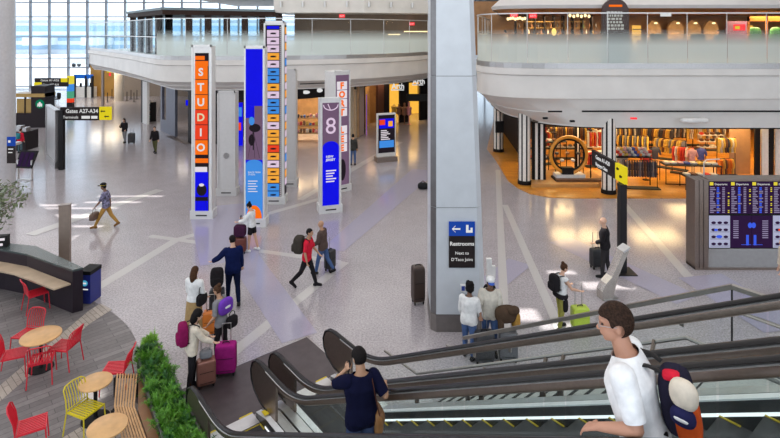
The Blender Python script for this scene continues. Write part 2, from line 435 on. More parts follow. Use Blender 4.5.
# black slot diffusers in the fascia
def slots(path, z, segs, name='air_slot'):
    for a, b in segs:
        k0 = int(a*(len(path)-1)); k1 = max(k0+1, int(b*(len(path)-1)))
        s = MB(M_BLACK)
        for k in range(k0, k1): s.beam((*path[k], z), (*path[k+1], z), .03, .07)
        s.build(name)
for a, b, z, lab in [((548,111.5),(562,111.5),0,'short black air slot under the right deck'),((582,111.3),(790,111.3),0,'long black air slot under the right deck')]:
    pa, pb = AT(*a, 23.76), AT(*b, 23.76)
    tag(MB(M_BLACK).beam(pa, pb, .05, .07).build('air_slot'), lab, 'air vent')
for (a, Ya), (b, Yb), lab in [(((112,67.5),43.5),((183,88.5),32.4),'long thin black air slot along the lower edge of the left deck'),
                         (((300,84),31.9),((326,83),32.7),'short black air slot above the gift shop'),
                         (((385,81.5),35.6),((408,78),37.5),'black air slot above the first bright doorway'),
                         (((411,77),37.9),((430,74.5),39.5),'black air slot above the second bright doorway')]:
    pa, pb = AT(*a, Ya-.3), AT(*b, Yb-.3)
    tag(MB(M_BLACK).beam(pa, pb, .03, .06).build('air_slot'), lab, 'air vent')

# ------------------------------------------------------------ rooms standing on the decks
BRW = mat('brown_wall', (.20,.145,.105), .6, 0, .1, 1); DKB = mat('dark_brown', (.035,.02,.016), .6, spec=.15)
struct(MB(BRW).prism([(-8,44.5),(2,45.5),(10,48),(10,49),(-8,49)], ZT, 9.6).build('wall_upper_back'))
struct(MB(M_FASCIA).prism([(-9,41),(-2,41),(4.5,43.5),(4.5,47),(-9,47)], 8.9, 10.4).build('trim_upper_soffit'))
struct(MB(mat('grey_soffit', (.34,.32,.31), .6)).box(-18, 12, 47, 62, 10.4, 13).build('trim_upper_bulkhead'))
for k in range(7):
    x = -8.4+k*1.7
    tag(MB(M_ALU).cyl(x, 40.85+(0 if x < -2 else (x+2)*.38), 9.35, 9.75, .11, 10).build('spot_lamp'), 'small white spot lamp on the pale soffit above the upper deck', 'lamp', 'spot lamps on the upper soffit')
RX = glow('exit_red', (1, .05, .06), 1.2)
for px, py, Y, lab in [(342,16,40.7,'red lit exit sign on the pale soffit'), (412,24,44.8,'red lit exit sign on the brown wall nearest the column'), (514,15.5,30,'red lit exit sign at the left of the restaurant'), (533,16,30,'second red lit exit sign inside the restaurant')]:
    x, y, z = AT(px, py, Y); t = thing('exit_sign', lab, 'sign', (x, y, z))
    MB(RX).box(-.22, .22, -.03, .03, -.12, .14).build('sign_face', t)
    text('EXIT', .16, M_WTXT, t, (0, -.034, -.05), align='CENTER')
LW = glow('warm_light', (1, .72, .35), 2.2)
for (a, b, Y), lab in [((388,33),(400,33),44.7),]and [(((388,34.5),(400,34.5),44.4),'short warm light strip on the brown upper wall'), (((404,31.5),(432,31.5),44.6),'long warm light strip on the brown upper wall')]:
    tag(MB(LW).beam(AT(*a, Y), AT(*b, Y), .08, .08).build('light_strip'), lab, 'lamp')

# glazed pavilion with a dark flat roof on the left deck
PV = [(-22.4,45.0),(-15.9,36.8),(-8.9,40.6)]
t = thing('glazed_pavilion', 'dark roofed glass pavilion standing on the far left upper deck', 'pavilion', (0,0,0))
r = MB(DKB).mt(mat('teal_roof_edge', (.16,.22,.25), .5))
r.ring_loft([[(x, y, z) for x, y in PV+[(-8.9,44),(-16,48)]] for z in (8.95, 9.12)])
r.mt(DKB); r.ring_loft([[(x+.05, y+.1, z) for x, y in PV+[(-9,43.9),(-16,47.9)]] for z in (8.62, 8.95)])
r.build('roof', t)
for a, b, n in ((PV[0], PV[1], 4), (PV[1], PV[2], 6)):
    for k in range(n+1):
        p = Vector(a).lerp(Vector(b), k/n) + Vector((.3,.6))
        MB(DKB).box(p.x-.22, p.x+.22, p.y-.12, p.y+.12, ZT, 8.65).build('post', t)
MB(glass('pavilion_glass', (.60,.76,.82), .7)).ring_loft([[(PV[0][0]+.3, PV[0][1]+.7, z), (PV[1][0]+.3, PV[1][1]+.7, z), (PV[2][0]+.3, PV[2][1]+.7, z)] for z in (ZT, 8.6)], cap=False, closed=False).build('glazing', t)
# small upright sign on the pavilion side
# ------------------------------------------------------------ central column
cx0, cy0 = G(460, 333)
t = thing('column', 'big tapering steel clad column in the middle of the hall with a restroom sign', 'column', (1.70, 13.75, 0))
CM = mat('column_cladding', (.60,.635,.67), .33, .15, .04, 3); CE = mat('column_edge', (.20,.195,.20), .3, .7)
def crect(w, d, c, z): return [(-w+c,-d,z),(w-c,-d,z),(w,-d+c,z),(w,d-c,z),(w-c,d,z),(-w+c,d,z),(-w,d-c,z),(-w,-d+c,z)]
def colring(z):
    k = z/16.0; return [(x-k*.28, y, z_) for x, y, z_ in crect(.69*(1-k)+.40*k, .68*(1-k)+.5*k, .13, z)]
seams = [0.0, .42, 3.05, 6.3, 9.6, 15.0]
for a, b in zip(seams[:-1], seams[1:]):
    s = MB(CM if a > 0 else mat('column_plinth', (.22,.2,.19), .35, .6), CE)
    r0, r1 = colring(a+(.012 if a else 0)), colring(b)
    s.ring_loft([r0, r1]); 
    for j, fc in enumerate(s.f):
        if a > 0 and len(fc) == 4 and j in (7,): s.i[j] = 1
    s.build('cladding_panel' if a else 'plinth', t)
MB(M_BLACK).ring_loft([[(x*.97, y*.97, z) for x, y, z in colring(0)], [(x*.97, y*.97, 15) for x, y, z in colring(15)]]).build('core', t)
# restroom sign on the front
sg = thing('restroom_sign', 'blue and dark brown Restrooms sign fixed to the column', 'sign', (0,0,0))
x0, y0, z0 = AT(449, 268, 13.04); x1, _, z1 = AT(475, 222, 13.04); zm = AT(449, 236, 13.04)[2]
sg.location = (x0, 13.05, z0)
W_, H_ = x1-x0, z1-z0
MB(M_SIGNBLK).box(0, W_, .0, .03, 0, zm-z0).build('text_panel', sg); MB(glow('sign_blue', (.02,.09,.55), .6)).box(0, W_, -.005, .03, zm-z0, H_).build('symbol_panel', sg)
text('Restrooms', .135, M_WTXT, sg, (W_/2, -.008, .70*(zm-z0)), align='CENTER', off=.002)
text('Next to', .105, M_WTXT, sg, (W_/2, -.008, .42*(zm-z0)), align='CENTER')
text("D'Taco Joint", .105, M_WTXT, sg, (W_/2, -.008, .22*(zm-z0)), align='CENTER')
a = MB(M_WTXT); zc = (zm-z0+H_)/2
a.box(.08, .28, -.012, -.006, zc-.018, zc+.018); a.beam((.08,-.009,zc), (.16,-.009,zc+.08), .006, .035, (0,1,0)); a.beam((.08,-.009,zc), (.16,-.009,zc-.08), .006, .035, (0,1,0))
a.build('arrow_symbol', sg)
a = MB(M_WTXT).box(.42,.48,-.012,-.006,zc-.06,zc+.10).box(.42,.58,-.012,-.006,zc-.09,zc-.03).box(.53,.58,-.012,-.006,zc-.09,zc+.03); a.build('seat_symbol', sg)
x, y, z = AT(463, 288, 13.0); o = tag(MB(M_WHITE).box(x-.06, x+.06, 12.97, 13.05, z-.08, z+.08).mt(mat('ticket_blue', (.03,.06,.3), .4)).box(x-.04, x+.04, 12.96, 12.97, z-.05, z+.06).build('wall_device'), 'small white device with blue face low on the column', 'wall device')

# left foreground-edge column with sign
t = thing('column', 'pale column with green reflected light at the left edge of the hall', 'column', (-18.3, 24.2, 0))
lc = MB(mat('pale_cladding', (.62,.62,.65), .35, .3)); 
lc.ring_loft([[(1.0*math.cos(2*PI*j/28), 1.0*math.sin(2*PI*j/28), z) for j in range(28)] for z in (0, 15)]); lc.build('cladding_panel', t, True)
sg = thing('restroom_sign', 'small blue and brown sign on the left edge column', 'sign', (-16.27, 23.0, 2.55))
MB(M_SIGNBLK).box(-.36, 0, .0, .04, -.85, -.1).build('text_panel', sg); MB(glow('sign_blue', (.02,.09,.55), .6)).box(-.36, 0, 0, .04, -.1, .3).build('symbol_panel', sg)
MB(M_WTXT).box(-.30,-.08,-.006,0,-.25,-.21).box(-.30,-.12,-.006,0,-.4,-.36).build('text_line', sg); MB(M_WTXT).box(-.3,-.2,-.006,0,.05,.15).build('arrow_symbol', sg)
MB(M_ALU).box(-.3,-.06,.04,.5,-.1,0).build('bracket', sg)
# ------------------------------------------------------------ escalators (local x = across, local y = down the run)
EA = math.atan2(.632, .775); T30 = math.tan(math.radians(30)); Q0 = 8.25; QN = 9.95
def PQ(p, q, z=0): return (.775*p-.632*q, .632*p+.775*q, z)
def rise(q, base=0.0): return base + max(0.0, (Q0-q))*T30
def drise(q): return max(.20, (Q0-q)*T30+.02)   # top of the inner deck
QD = Q0-.18/T30
def stepz(q):
    k = math.floor((9.30-q)/.4+1e-6); return max(.02, T30*(Q0-.2-(9.30-.4*k-.2))-.12)
QT = -2.6
GL_E = glass('escalator_glass', (.90,.955,.945), .7)
def esc_path(dz, y_end=QT):
    """smooth line that runs level over the landing, then up the incline"""
    pts = [(9.3, dz)]
    for k in range(9):
        a = k/8; q = Q0+.55-1.1*a
        pts.append((q, dz + T30*.55*a*a))
    q = Q0-.55; pts += [(q-(q-y_end)*k/10, dz+T30*(Q0-(q-(q-y_end)*k/10))) for k in range(1, 11)]
    return pts
def escalator(p0, wid, label):
    o = PQ(p0, 0); t = thing('escalator', label, 'escalator', (o[0], o[1], 0), EA, 'escalators')
    for x, sd in ((0, 1), (wid, -1)):
        # moving handrail
        P = esc_path(.98); newel = [(9.25,.22),(9.55,.24),(9.8,.34),(9.93,.50),(9.96,.68),(9.88,.85),(9.72,.95),(9.5,.985)]
        path = [(x, q, z) for q, z in newel + P]
        MB(M_RUBBER).tube(path, .043, 10, flat=(1.0, .62)).build('handrail', t, True)
        # metal rail profile below the rubber
        m = MB(M_BROWNMET).tube([(x, q, z-.075) for q, z in P], .055, 8, flat=(.7, 1.0)); m.mt(M_ALU).tube([(x, q, z-.035) for q, z in P], .03, 6, flat=(1.25,.5))
        m.build('handrail_track', t, True)
        # glass panels
        n = 8; qs = [8.9] + [8.9-(8.9-QT)*k/n for k in range(1, n+1)]
        for k in range(n):
            g = MB(GL_E); q0, q1 = qs[k]-.01, qs[k+1]+.01; top = []; bot = []
            for j in range(9):
                q = q0+(q1-q0)*j/8; top.append((x, q, rise(q, .88)+ (0.02 if q > Q0-.5 and q < Q0+.5 else 0))); bot.append((x, q, drise(q)+.02))
            g.ring_loft([bot, top], cap=False, closed=False); g.build('glass_panel', t)
        # solid metal newel end
        prof = [(8.9,.12),(9.55,.2),(9.82,.33),(9.93,.52),(9.93,.70),(9.84,.86),(9.66,.94),(9.4,.95),(8.9,.93)]
        MB(M_BROWNMET).ring_loft([[(x+dx, q, z) for q, z in prof] for dx in (-.025, .025)]).build('newel_panel', t)
        # inner deck, skirt and outer deck
        A = [(x, q, drise(q)-(.1 if q > 9.2 else 0)) for q in (9.5, 9.1, QD, QT)]
        d = MB(mat('deck_white_metal', (.85,.86,.87), .3, .2))
        for a, b in zip(A[:-1], A[1:]): d.beam((a[0]+sd*.07, a[1], a[2]), (b[0]+sd*.07, b[1], b[2]), .11, .03)
        d.build('inner_deck', t)
        s = MB(mat('skirt_dark', (.10,.10,.105), .3, .7))
        for a, b in zip(A[:-1], A[1:]):
            xx = x+sd*.12; s.add([(xx, a[1], a[2]-.45), (xx, b[1], b[2]-.45), (xx, b[1], b[2]), (xx, a[1], a[2]), (xx+sd*.01, a[1], a[2]-.45), (xx+sd*.01, b[1], b[2]-.45), (xx+sd*.01, b[1], b[2]), (xx+sd*.01, a[1], a[2])], [(0,1,2,3),(4,7,6,5),(3,2,6,7),(0,4,5,1)])
        s.build('skirt_panel', t)
        lt = MB(glow('skirt_lamp', (.9,.95,1), 1.3))
        for a, b in zip(A[1:-1], A[2:]): lt.beam((x+sd*.136, a[1], a[2]-.14), (x+sd*.136, b[1], b[2]-.14), .008, .03)
        lt.build('skirt_light', t)
        d = MB(M_ALU)
        for a, b in zip(A[:-1], A[1:]): d.beam((a[0]-sd*.09, a[1], a[2]), (b[0]-sd*.09, b[1], b[2]), .17, .03)
        d.build('outer_deck', t)
        c = MB(M_BROWNMET)
        for a, b in zip(A[:-1], A[1:]):
            xx = x-sd*.17; c.add([(xx, a[1], max(0, a[2]-1.1)), (xx, b[1], max(0, b[2]-1.1)), (xx, b[1], b[2]), (xx, a[1], a[2]), (xx+sd*.02, a[1], max(0, a[2]-1.1)), (xx+sd*.02, b[1], max(0, b[2]-1.1)), (xx+sd*.02, b[1], b[2]), (xx+sd*.02, a[1], a[2])], [(0,1,2,3),(4,7,6,5),(3,2,6,7),(0,4,5,1)])
        c.build('side_cladding', t)
        MB(M_YELLOW).box(x+sd*.07-.045, x+sd*.07+.045, 9.15, 9.3, .225, .229).build('safety_label', t)
    st_m = mat('step_steel', (.20,.20,.20), .45, .6)
    # grooved aluminium treads
    gm = mat('step_grooves', (.055,.055,.06), .45, .5); 
    if 'Wave Texture' not in [n.name for n in gm.node_tree.nodes]:
        N = gm.node_tree.nodes; L = gm.node_tree.links; wv = N.new('ShaderNodeTexWave'); wv.inputs['Scale'].default_value = 18; wv.bands_direction = 'X'
        L.new(N['Texture Coordinate'].outputs['Object'], wv.inputs['Vector']); bp = N.new('ShaderNodeBump'); bp.inputs['Strength'].default_value = .6; bp.inputs['Distance'].default_value = .01
        L.new(wv.outputs['Fac'], bp.inputs['Height']); L.new(bp.outputs['Normal'], N['Principled BSDF'].inputs['Normal'])
    q = 9.30; k = 0
    while q > QT:
        zt = stepz(q-.2)
        s = MB(gm); s.box(.135, wid-.135, q-.4, q-.004, zt-.24, zt)
        s.mt(mat('olive_step_yellow', (.42,.32,.02), .6))  # step edging in a darker olive yellow
        if p0 < 4: s.box(.137, .17, q-.398, q-.006, zt, zt+.004);
        if True: s.box(wid-.165, wid-.137, q-.20, q-.006, zt, zt+.006)
        if p0 < 4: s.box(.17, wid-.17, q-.035, q-.006, zt, zt+.004)
        s.build('step', t); q -= .4; k += 1
    tr = MB(mat('truss_grey', (.16,.15,.15), .6))
    A = [(9.5,-.02),(Q0,-.02),(QT, T30*(Q0-QT)-.1)]
    for a, b in zip(A[:-1], A[1:]): tr.beam((wid/2, a[0], a[1]-.45-(0 if a[0] > Q0 else 0)), (wid/2, b[0], b[1]-.45), wid-.3, .1) if b[1] > .5 else None
    tr.build('truss_base', t)
    MB(M_ALU).box(.14, wid-.14, 9.31, 9.62, .013, .03).mt(M_YELLOW).box(.14, .40, 9.62, 9.66, .013, .031).box(wid-.40, wid-.14, 9.62, 9.66, .013, .031).build('comb_plate', t)
    return t
escalator(3.30, 1.26, 'nearer escalator carrying the two men down to the hall')
escalator(4.95, 1.30, 'empty farther escalator beside the stair')
lp = thing('landing_plate', 'dark metal landing plate at the foot of the escalators', 'floor plate', (*PQ(3.0, 9.62)[:2], 0), EA)
MB(mat('landing_metal', (.095,.08,.085), .42, .6, .12, 4)).box(0, 3.55, 0, 1.6, 0, .012).build('plate', lp)
MB(M_STEEL).box(0, 3.55, 1.6, 1.63, 0, .014).box(3.55, 3.58, 0, 1.63, 0, .014).build('edge_strip', lp)

# stair beside the escalators
SP0, SP1 = 6.75, 8.2
st = thing('staircase', 'grey stair beside the far escalator', 'staircase', (*PQ(SP0, 0)[:2], 0), EA)
sm = mat('stair_stone', (.42,.41,.40), .5, 0, .08, 20); W = SP1-SP0
nst = 17; run = (7.45-2.75)/nst; rs = 2.9/nst
for k in range(nst):
    q1 = 7.45-k*run; z = rs*(k+1)
    MB(sm).box(.08, W-.08, q1-run-.02, q1, max(0, z-.32), z).mt(M_DARKMET).box(.08, W-.08, q1-.05, q1-.01, z, z+.004).build('stair_step', st)
MB(sm).box(.08, W-.08, -2.6, 2.75-.0, 2.6, 2.9).build('mid_landing', st)
MB(M_STEEL).box(.0, .07, -2.6, 2.75, 2.5, 2.95).add([(0,7.5,0),(0,7.5,.2),(0,2.75,2.95),(0,2.75,2.45),(.07,7.5,0),(.07,7.5,.2),(.07,2.75,2.95),(.07,2.75,2.45)],[(0,1,2,3),(7,6,5,4),(1,5,6,2),(0,3,7,4)]).build('stringer', st)
MB(M_STEEL).box(W-.07, W, -2.6, 2.75, 2.5, 2.95).add([(W-.07,7.5,0),(W-.07,7.5,.2),(W-.07,2.75,2.95),(W-.07,2.75,2.45),(W,7.5,0),(W,7.5,.2),(W,2.75,2.95),(W,2.75,2.45)],[(0,1,2,3),(7,6,5,4),(1,5,6,2),(0,3,7,4)]).build('stringer', st)
# glass guard of the stair
gd = thing('glass_guard', 'glass guard with steel cap rail and handrail along the far side of the stair', 'guard rail', (*PQ(SP1, 0)[:2], 0), EA)
capm = mat('rail_steel', (.33,.31,.29), .3, .85)
cap = [(0, 7.62, 1.0), (0, 2.66, 3.92), (0, -2.5, 3.92)]
m = MB(capm)
for a, b in zip(cap[:-1], cap[1:]): m.beam(a, b, .07, .06)
m.build('cap_rail', gd)
hr = [(-.12, 8.0, .72), (-.12, 7.7, .75), (-.12, 2.72, 3.66), (-.12, -2.5, 3.66)]
MB(capm).tube(hr, .026, 8).build('handrail', gd, True)
GG = glass('guard_glass', (.94,.97,.965), .4)
qq = [7.6, 5.95, 4.3, 2.66, .9, -.9, -2.5]
def capz(q): return 1.0+(7.62-q)*(2.92/4.96) if q > 2.66 else 3.92
for a, b in zip(qq[:-1], qq[1:]):
    MB(GG).add([(0,a-.01,capz(a)-1.0+.02),(0,b+.01,capz(b)-1.0+.02),(0,b+.01,capz(b)-.03),(0,a-.01,capz(a)-.03)], [(0,1,2,3)]).build('glass_pane', gd)
for q in (7.3, 6.4, 3.3, .6):
    MB(capm).cbox((-.06, q, capz(q)-.30), (.12, .03, .03)).cbox((-.02, q, capz(q)-.36), (.03, .06, .14)).build('bracket', gd)
for q in (2.66,):
    MB(M_DARKMET).cbox((0, q, 3.4), (.015, .02, 1.0)).build('joint', gd)
# near guard of the stair : posts with cranked arms
ng = thing('stair_handrail', 'steel handrail on cranked posts between the far escalator and the stair', 'handrail', (*PQ(SP0, 0)[:2], 0), EA)
MB(capm).tube([(.12, 8.6, .78), (.12, 7.6, .80), (.12, 2.72, 3.68), (.12,-2.5,3.68)], .024, 8).build('rail', ng, True)
for q in (7.5, 6.2, 5.9, 4.7, 4.4, 3.1, 1.5, 0):
    zb = max(0, 2.9*(7.45-q)/4.7) if q > 2.75 else 2.9
    MB(M_BROWNMET).cbox((.03, q, zb+.33), (.03, .09, .66)).beam((.03, q, zb+.64), (.12, q, zb+.80), .03, .06).build('post', ng)

# ------------------------------------------------------------ planter with plants along the seating area
pl = thing('planter', 'long dark planter box filled with ferny green plants beside the escalator', 'planter', (0,0,0))
PA, PB_ = [G(px,py,.55) for px,py in [(139,352),(146,383),(153,405),(165,440),(176,470)]], [G(px,py,.55) for px,py in [(151,334),(165,360),(181,392),(203,440),(222,470)]]
poly = PA + PB_[::-1]
pm = mat('planter_metal', (.08,.08,.08), .4, .5)
inn = inset(PA, -.04); inn2 = inset(PB_, .04)
s = MB(pm); n = len(PA)
for P_, Q_ in ((PA, inn), (PB_, inn2)):
    s.ring_loft([[(*P_[k], 0), (*P_[k], .55), (*Q_[k], .55), (*Q_[k], 0)] for k in range(n)])
s.ring_loft([[(*PA[0], 0), (*PA[0], .55), (*PB_[0], .55), (*PB_[0], 0)], [(PA[0][0]+.03, PA[0][1]-.05, 0), (PA[0][0]+.03, PA[0][1]-.05, .55), (PB_[0][0]+.02, PB_[0][1]-.05, .55), (PB_[0][0]+.02, PB_[0][1]-.05, 0)]])
s.build('box', pl)
MB(mat('soil', (.04,.03,.02), .9, 0, .3)).prism([(x, y) for x, y in inset(PA,-.04)+inset(PB_,.04)[::-1]], .1, .46).build('soil', pl)
# plants: clumps of arching fronds
gms = [mat('fern_green', (.085,.25,.015), .5, 0, .3, 6), mat('fern_deep_green', (.02,.10,.012), .5, 0, .3, 6), mat('fern_light_green', (.17,.36,.03), .5, 0, .3, 6)]
def clump(c, r, n, m, rng):
    s = MB(m)
    for _ in range(n):
        a = rng.uniform(0, 2*PI); l = r*rng.uniform(.6, 1.1); el = rng.uniform(.5, 1.35); b = Vector(c) + Vector((rng.uniform(-.1,.1), rng.uniform(-.1,.1), 0))
        d = Vector((math.cos(a)*math.cos(el), math.sin(a)*math.cos(el), math.sin(el)))
        p1 = b + d*l*.6; p2 = p1 + Vector((d.x, d.y, -.25 if el < 1 else .3)).normalized()*l*.4
        s1 = d.cross(Vector((0,0,1))).normalized()*.010
        s.add([b-s1*.3, b+s1*.3, p1+s1, p1-s1, p2], [(0,1,2,3),(3,2,4)])
        for k in range(5):
            q = b.lerp(p1, .35+.16*k); 
            for sg_ in (-1, 1):
                e = q + s1.normalized()*sg_*.05 + d*.045; s.add([q, q+d*.02, e], [(0,1,2)])
    return s
rng = random.Random(3)
for k in range(52):
    f_ = (k+.5)/52; i = min(int(f_*(n-1)), n-2); u = f_*(n-1)-i
    a = Vector(PA[i]).lerp(Vector(PA[i+1]), u); b = Vector(PB_[i]).lerp(Vector(PB_[i+1]), u)
    for w_ in (.2, .5, .8):
        p = a.lerp(b, w_ + rng.uniform(-.08,.08)); hgt = .20 + (.14 if (k*3+int(w_*10)) % 7 == 0 else 0)
        if w_ == .5 or rng.random() < .85:
            o = clump((p.x, p.y, .45), hgt, 34, gms[rng.choice([0,0,1,1,2])], rng).build('fern')
            tag(o, 'ferny green plant growing in the long planter', 'plant', 'ferns in the planter')

# wooden bench of slats beside the planter
bn = thing('slatted_bench', 'cranked wooden slat bench between the small tables and the planter', 'bench', (0,0,0))
L0, R0 = G(116,374,.45), G(138,374,.45); L1, R1 = G(113.5,406,.45), G(135,407,.45); L2, R2 = G(122,442,.45), G(149,445,.45)
L3, R3 = (L2[0]+(L2[0]-L1[0])*.6, L2[1]+(L2[1]-L1[1])*.6), (R2[0]+(R2[0]-R1[0])*.6, R2[1]+(R2[1]-R1[1])*.6)
NS = 8
for k in range(NS):
    u = (k+.5)/NS; P = [Vector(a).lerp(Vector(b), u) for a, b in ((L0,R0),(L1,R1),(L3,R3))]
    s = MB(M_BENCH)
    for a, b in zip(P[:-1], P[1:]): s.beam((a.x,a.y,.44), (b.x,b.y,.44), .030, .04)
    s.build('slat', bn)
for a, b in ((L0,R0),(L1,R1),(L3,R3)):
    s = MB(M_DARKMET).beam((*a,.40),(*b,.40),.05,.04); s.box(a[0]-.02,a[0]+.02,a[1]-.06,a[1]-.02,.014,.40); s.box(b[0]-.02,b[0]+.02,b[1]-.06,b[1]-.02,.014,.40); s.build('leg_frame', bn)
wp = [G(138.5,375,.42), G(138,410,.42), G(152,450,.42)]
wq = [G(140.5,366,.42), G(150.5,410,.42), G(166,450,.42)]
tag(MB(mat('bench_back_wood', (.22,.10,.04), .45, 0, .2, 3)).prism(wp+wq[::-1], .014, .42).build('wooden_plinth'), 'dark wood plinth between the slatted bench and the planter', 'plinth')
# ------------------------------------------------------------ exhibition pylons
PYW = mat('pylon_frame', (.74,.74,.73), .4, .2, .03); PYG = mat('pylon_grey', (.60,.59,.585), .45, .1, .03)
def pylon(label, loc, rz, w_, d, h, mt=None):
    t = thing('display_pylon', label, 'display pylon', (loc[0], loc[1], 0), rz, None); mt = mt or PYW
    MB(mt).box(-w_/2, w_/2, -d/2, d/2, .32, h).build('body', t)
    MB(mt).box(-w_/2-.05, w_/2+.05, -d/2-.05, d/2+.05, 0, .32).mt(M_DARKMET).box(-.22, .22, -d/2-.056, -d/2-.05, .12, .17).build('base', t)
    f = MB(mt)
    for x0, x1 in ((-w_/2, -w_/2+.06), (w_/2-.06, w_/2)): f.box(x0, x1, -d/2-.03, -d/2, .32, h+.05)
    f.box(-w_/2, w_/2, -d/2-.03, -d/2, h-.05, h+.05); f.build('frame_trim', t)
    return t
def panel(t, name, m, x0, x1, z0, z1, y): return MB(m).box(x0, x1, y-.006, y, z0, z1).build(name, t)
OR = glow('screen_orange', (1, .17, .008), .95); ORD = glow('screen_red', (.90, .06, .02), .9); YLR = glow('screen_amber', (1, .42, .05), .9)
BLU = glow('screen_blue', (.006, .006, .80), .95); SKY_ = glow('screen_sky_blue', (.06, .30, .85), .85); WHT = glow('screen_white', (.85, .78, .84), .9)
PUR = glow('screen_mauve', (.22, .13, .22), .7); BLK = glow('screen_dark', (.03, .02, .03), .5); PINK = glow('screen_pink', (.80, .62, .80), .9)
def zz(y, Y): return H-(y-HZ)*Y/F

# 1 STUDIO
Y1 = 20.97; t = pylon('tall STUDIO pylon with orange letter tiles, leftmost of the pylons', ((201.5-390)*Y1/F, Y1+.25), 0, .80, .45, zz(46,Y1))
yf = -.235; s = MB(BLK).box(-.26, .28, yf, yf+.01, zz(213,Y1), zz(53,Y1)).build('screen', t)
panel(s, 'orange_arch', OR, -.26, .12, zz(60,Y1), zz(56,Y1), yf); panel(s, 'orange_arch', OR, -.26, .26, zz(66,Y1), zz(61,Y1), yf)
a = MB(OR); a.add([(.0+.12*math.cos(q*PI/16), yf-.003, zz(60,Y1)+.16*math.sin(q*PI/16)) for q in range(9)]+[(0, yf-.003, zz(60,Y1))], [tuple(range(10))]); a.build('orange_arch', s)
for k, (ch, c) in enumerate(zip('STUDIO', (OR, OR, OR, ORD, ORD, OR))):
    yc = 72+k*15.1; panel(s, 'letter_tile', c, -.26, .24, zz(yc+7.2,Y1), zz(yc-7.2,Y1), yf)
    text(ch, .42, M_WTXT if ch != 'D' else glow('cream_letter', (.9,.8,.5), .8), s, (-.03, yf-.012, zz(yc+3.6,Y1)), align='CENTER', off=.012)
panel(s, 'orange_band', OR, -.26, .26, zz(163,Y1), zz(158.5,Y1), yf); panel(s, 'white_band', WHT, -.26, .22, zz(172,Y1), zz(167,Y1), yf)
panel(s, 'blue_picture', BLU, -.26, .26, zz(212,Y1), zz(172,Y1), yf)
a = MB(BLK).ell((0,yf-.008,zz(190,Y1)), (.20,.004,.24)).box(-.25,.25,yf-.01,yf-.007,zz(201,Y1),zz(197,Y1)); a.beam((-.15,yf-.009,zz(200,Y1)), (-.2,yf-.009,zz(209,Y1)), .004,.03,(0,1,0)); a.beam((.15,yf-.009,zz(200,Y1)), (.2,yf-.009,zz(209,Y1)), .004,.03,(0,1,0))
a.build('picture_silhouette', s); MB(WHT).ell((0,yf-.013,zz(185,Y1)), (.10,.003,.06)).build('picture_highlight', s)
# 1b grey
Y = 23.9; x = (226-390)*Y/F; t = pylon('plain grey back of a short pylon between the STUDIO and the blue pylon', (x, Y+.3), 0, .82, .5, zz(92,Y), PYG)
a = MB(M_STEEL); a.ring_loft([[(.13*math.cos(j*PI/10), y_, zz(156,Y)+.13*math.sin(j*PI/10)) for j in range(20)] for y_ in (-.285, -.25)]); a.build('round_badge', t)
MB(SKY_).box(-.416, -.41, -.2, .2, .6, zz(100,Y)).build('side_screen', t)
# 2 blue
Y2 = 20.1; t = pylon('tall blue screened pylon with a film camera picture', ((254.3-390)*Y2/F, Y2+.25), 0, .78, .45, zz(47,Y2))
s = MB(BLU).box(-.33, .31, -.235, -.225, zz(219,Y2), zz(49,Y2)).build('screen', t); yf = -.235
panel(s, 'photo_picture', PUR, -.33, .31, zz(160,Y2), zz(106,Y2), yf)
a = MB(BLU); a.box(-.33,.0,yf-.012,yf-.006,zz(118,Y2),zz(106,Y2)); a.build('picture_sky', s)
a = MB(BLK).box(-.06,-.02,yf-.012,yf-.007,zz(150,Y2),zz(108,Y2)); 
for dx in (-.24,.02,.2): a.beam((-.04,yf-.01,zz(130,Y2)), (dx,yf-.01,zz(158,Y2)), .004, .05, (0,1,0))
a.ell((.02,yf-.012,zz(128,Y2)), (.22,.004,.16)).ell((-.1,yf-.012,zz(140,Y2)), (.12,.004,.22)); a.build('picture_silhouette', s)
MB(SKY_).ell((-.1,yf-.016,zz(121,Y2)), (.11,.003,.16)).build('picture_highlight', s)
panel(s, 'sky_picture', SKY_, -.33, .31, zz(219,Y2), zz(165,Y2), yf)
MB(SKY_).ring_loft([[(-.01+.32*math.cos(j*PI/14), y_, zz(165,Y2)+.2*math.sin(j*PI/14)) for j in range(15)] for y_ in (yf-.012, yf-.006)]).build('sky_picture', s)
text('BLACK MARIA\nSTUDIO', .085, M_WTXT, s, (-.24, yf-.016, zz(173,Y2)), sx=.9); a = MB(WHT)
for k in range(5): a.box(-.24, .12-.06*(k%2), yf-.014, yf-.01, zz(181+k*2.6,Y2)-.02, zz(181+k*2.6,Y2)+.01)
a.build('text_line', s)
a = MB(OR); a.add([(-.01+.30*math.cos(j*PI/12), yf-.014, zz(218.5,Y2)+.50*math.sin(j*PI/12)) for j in range(13)], [tuple(range(13))]); a.build('orange_disc', s)
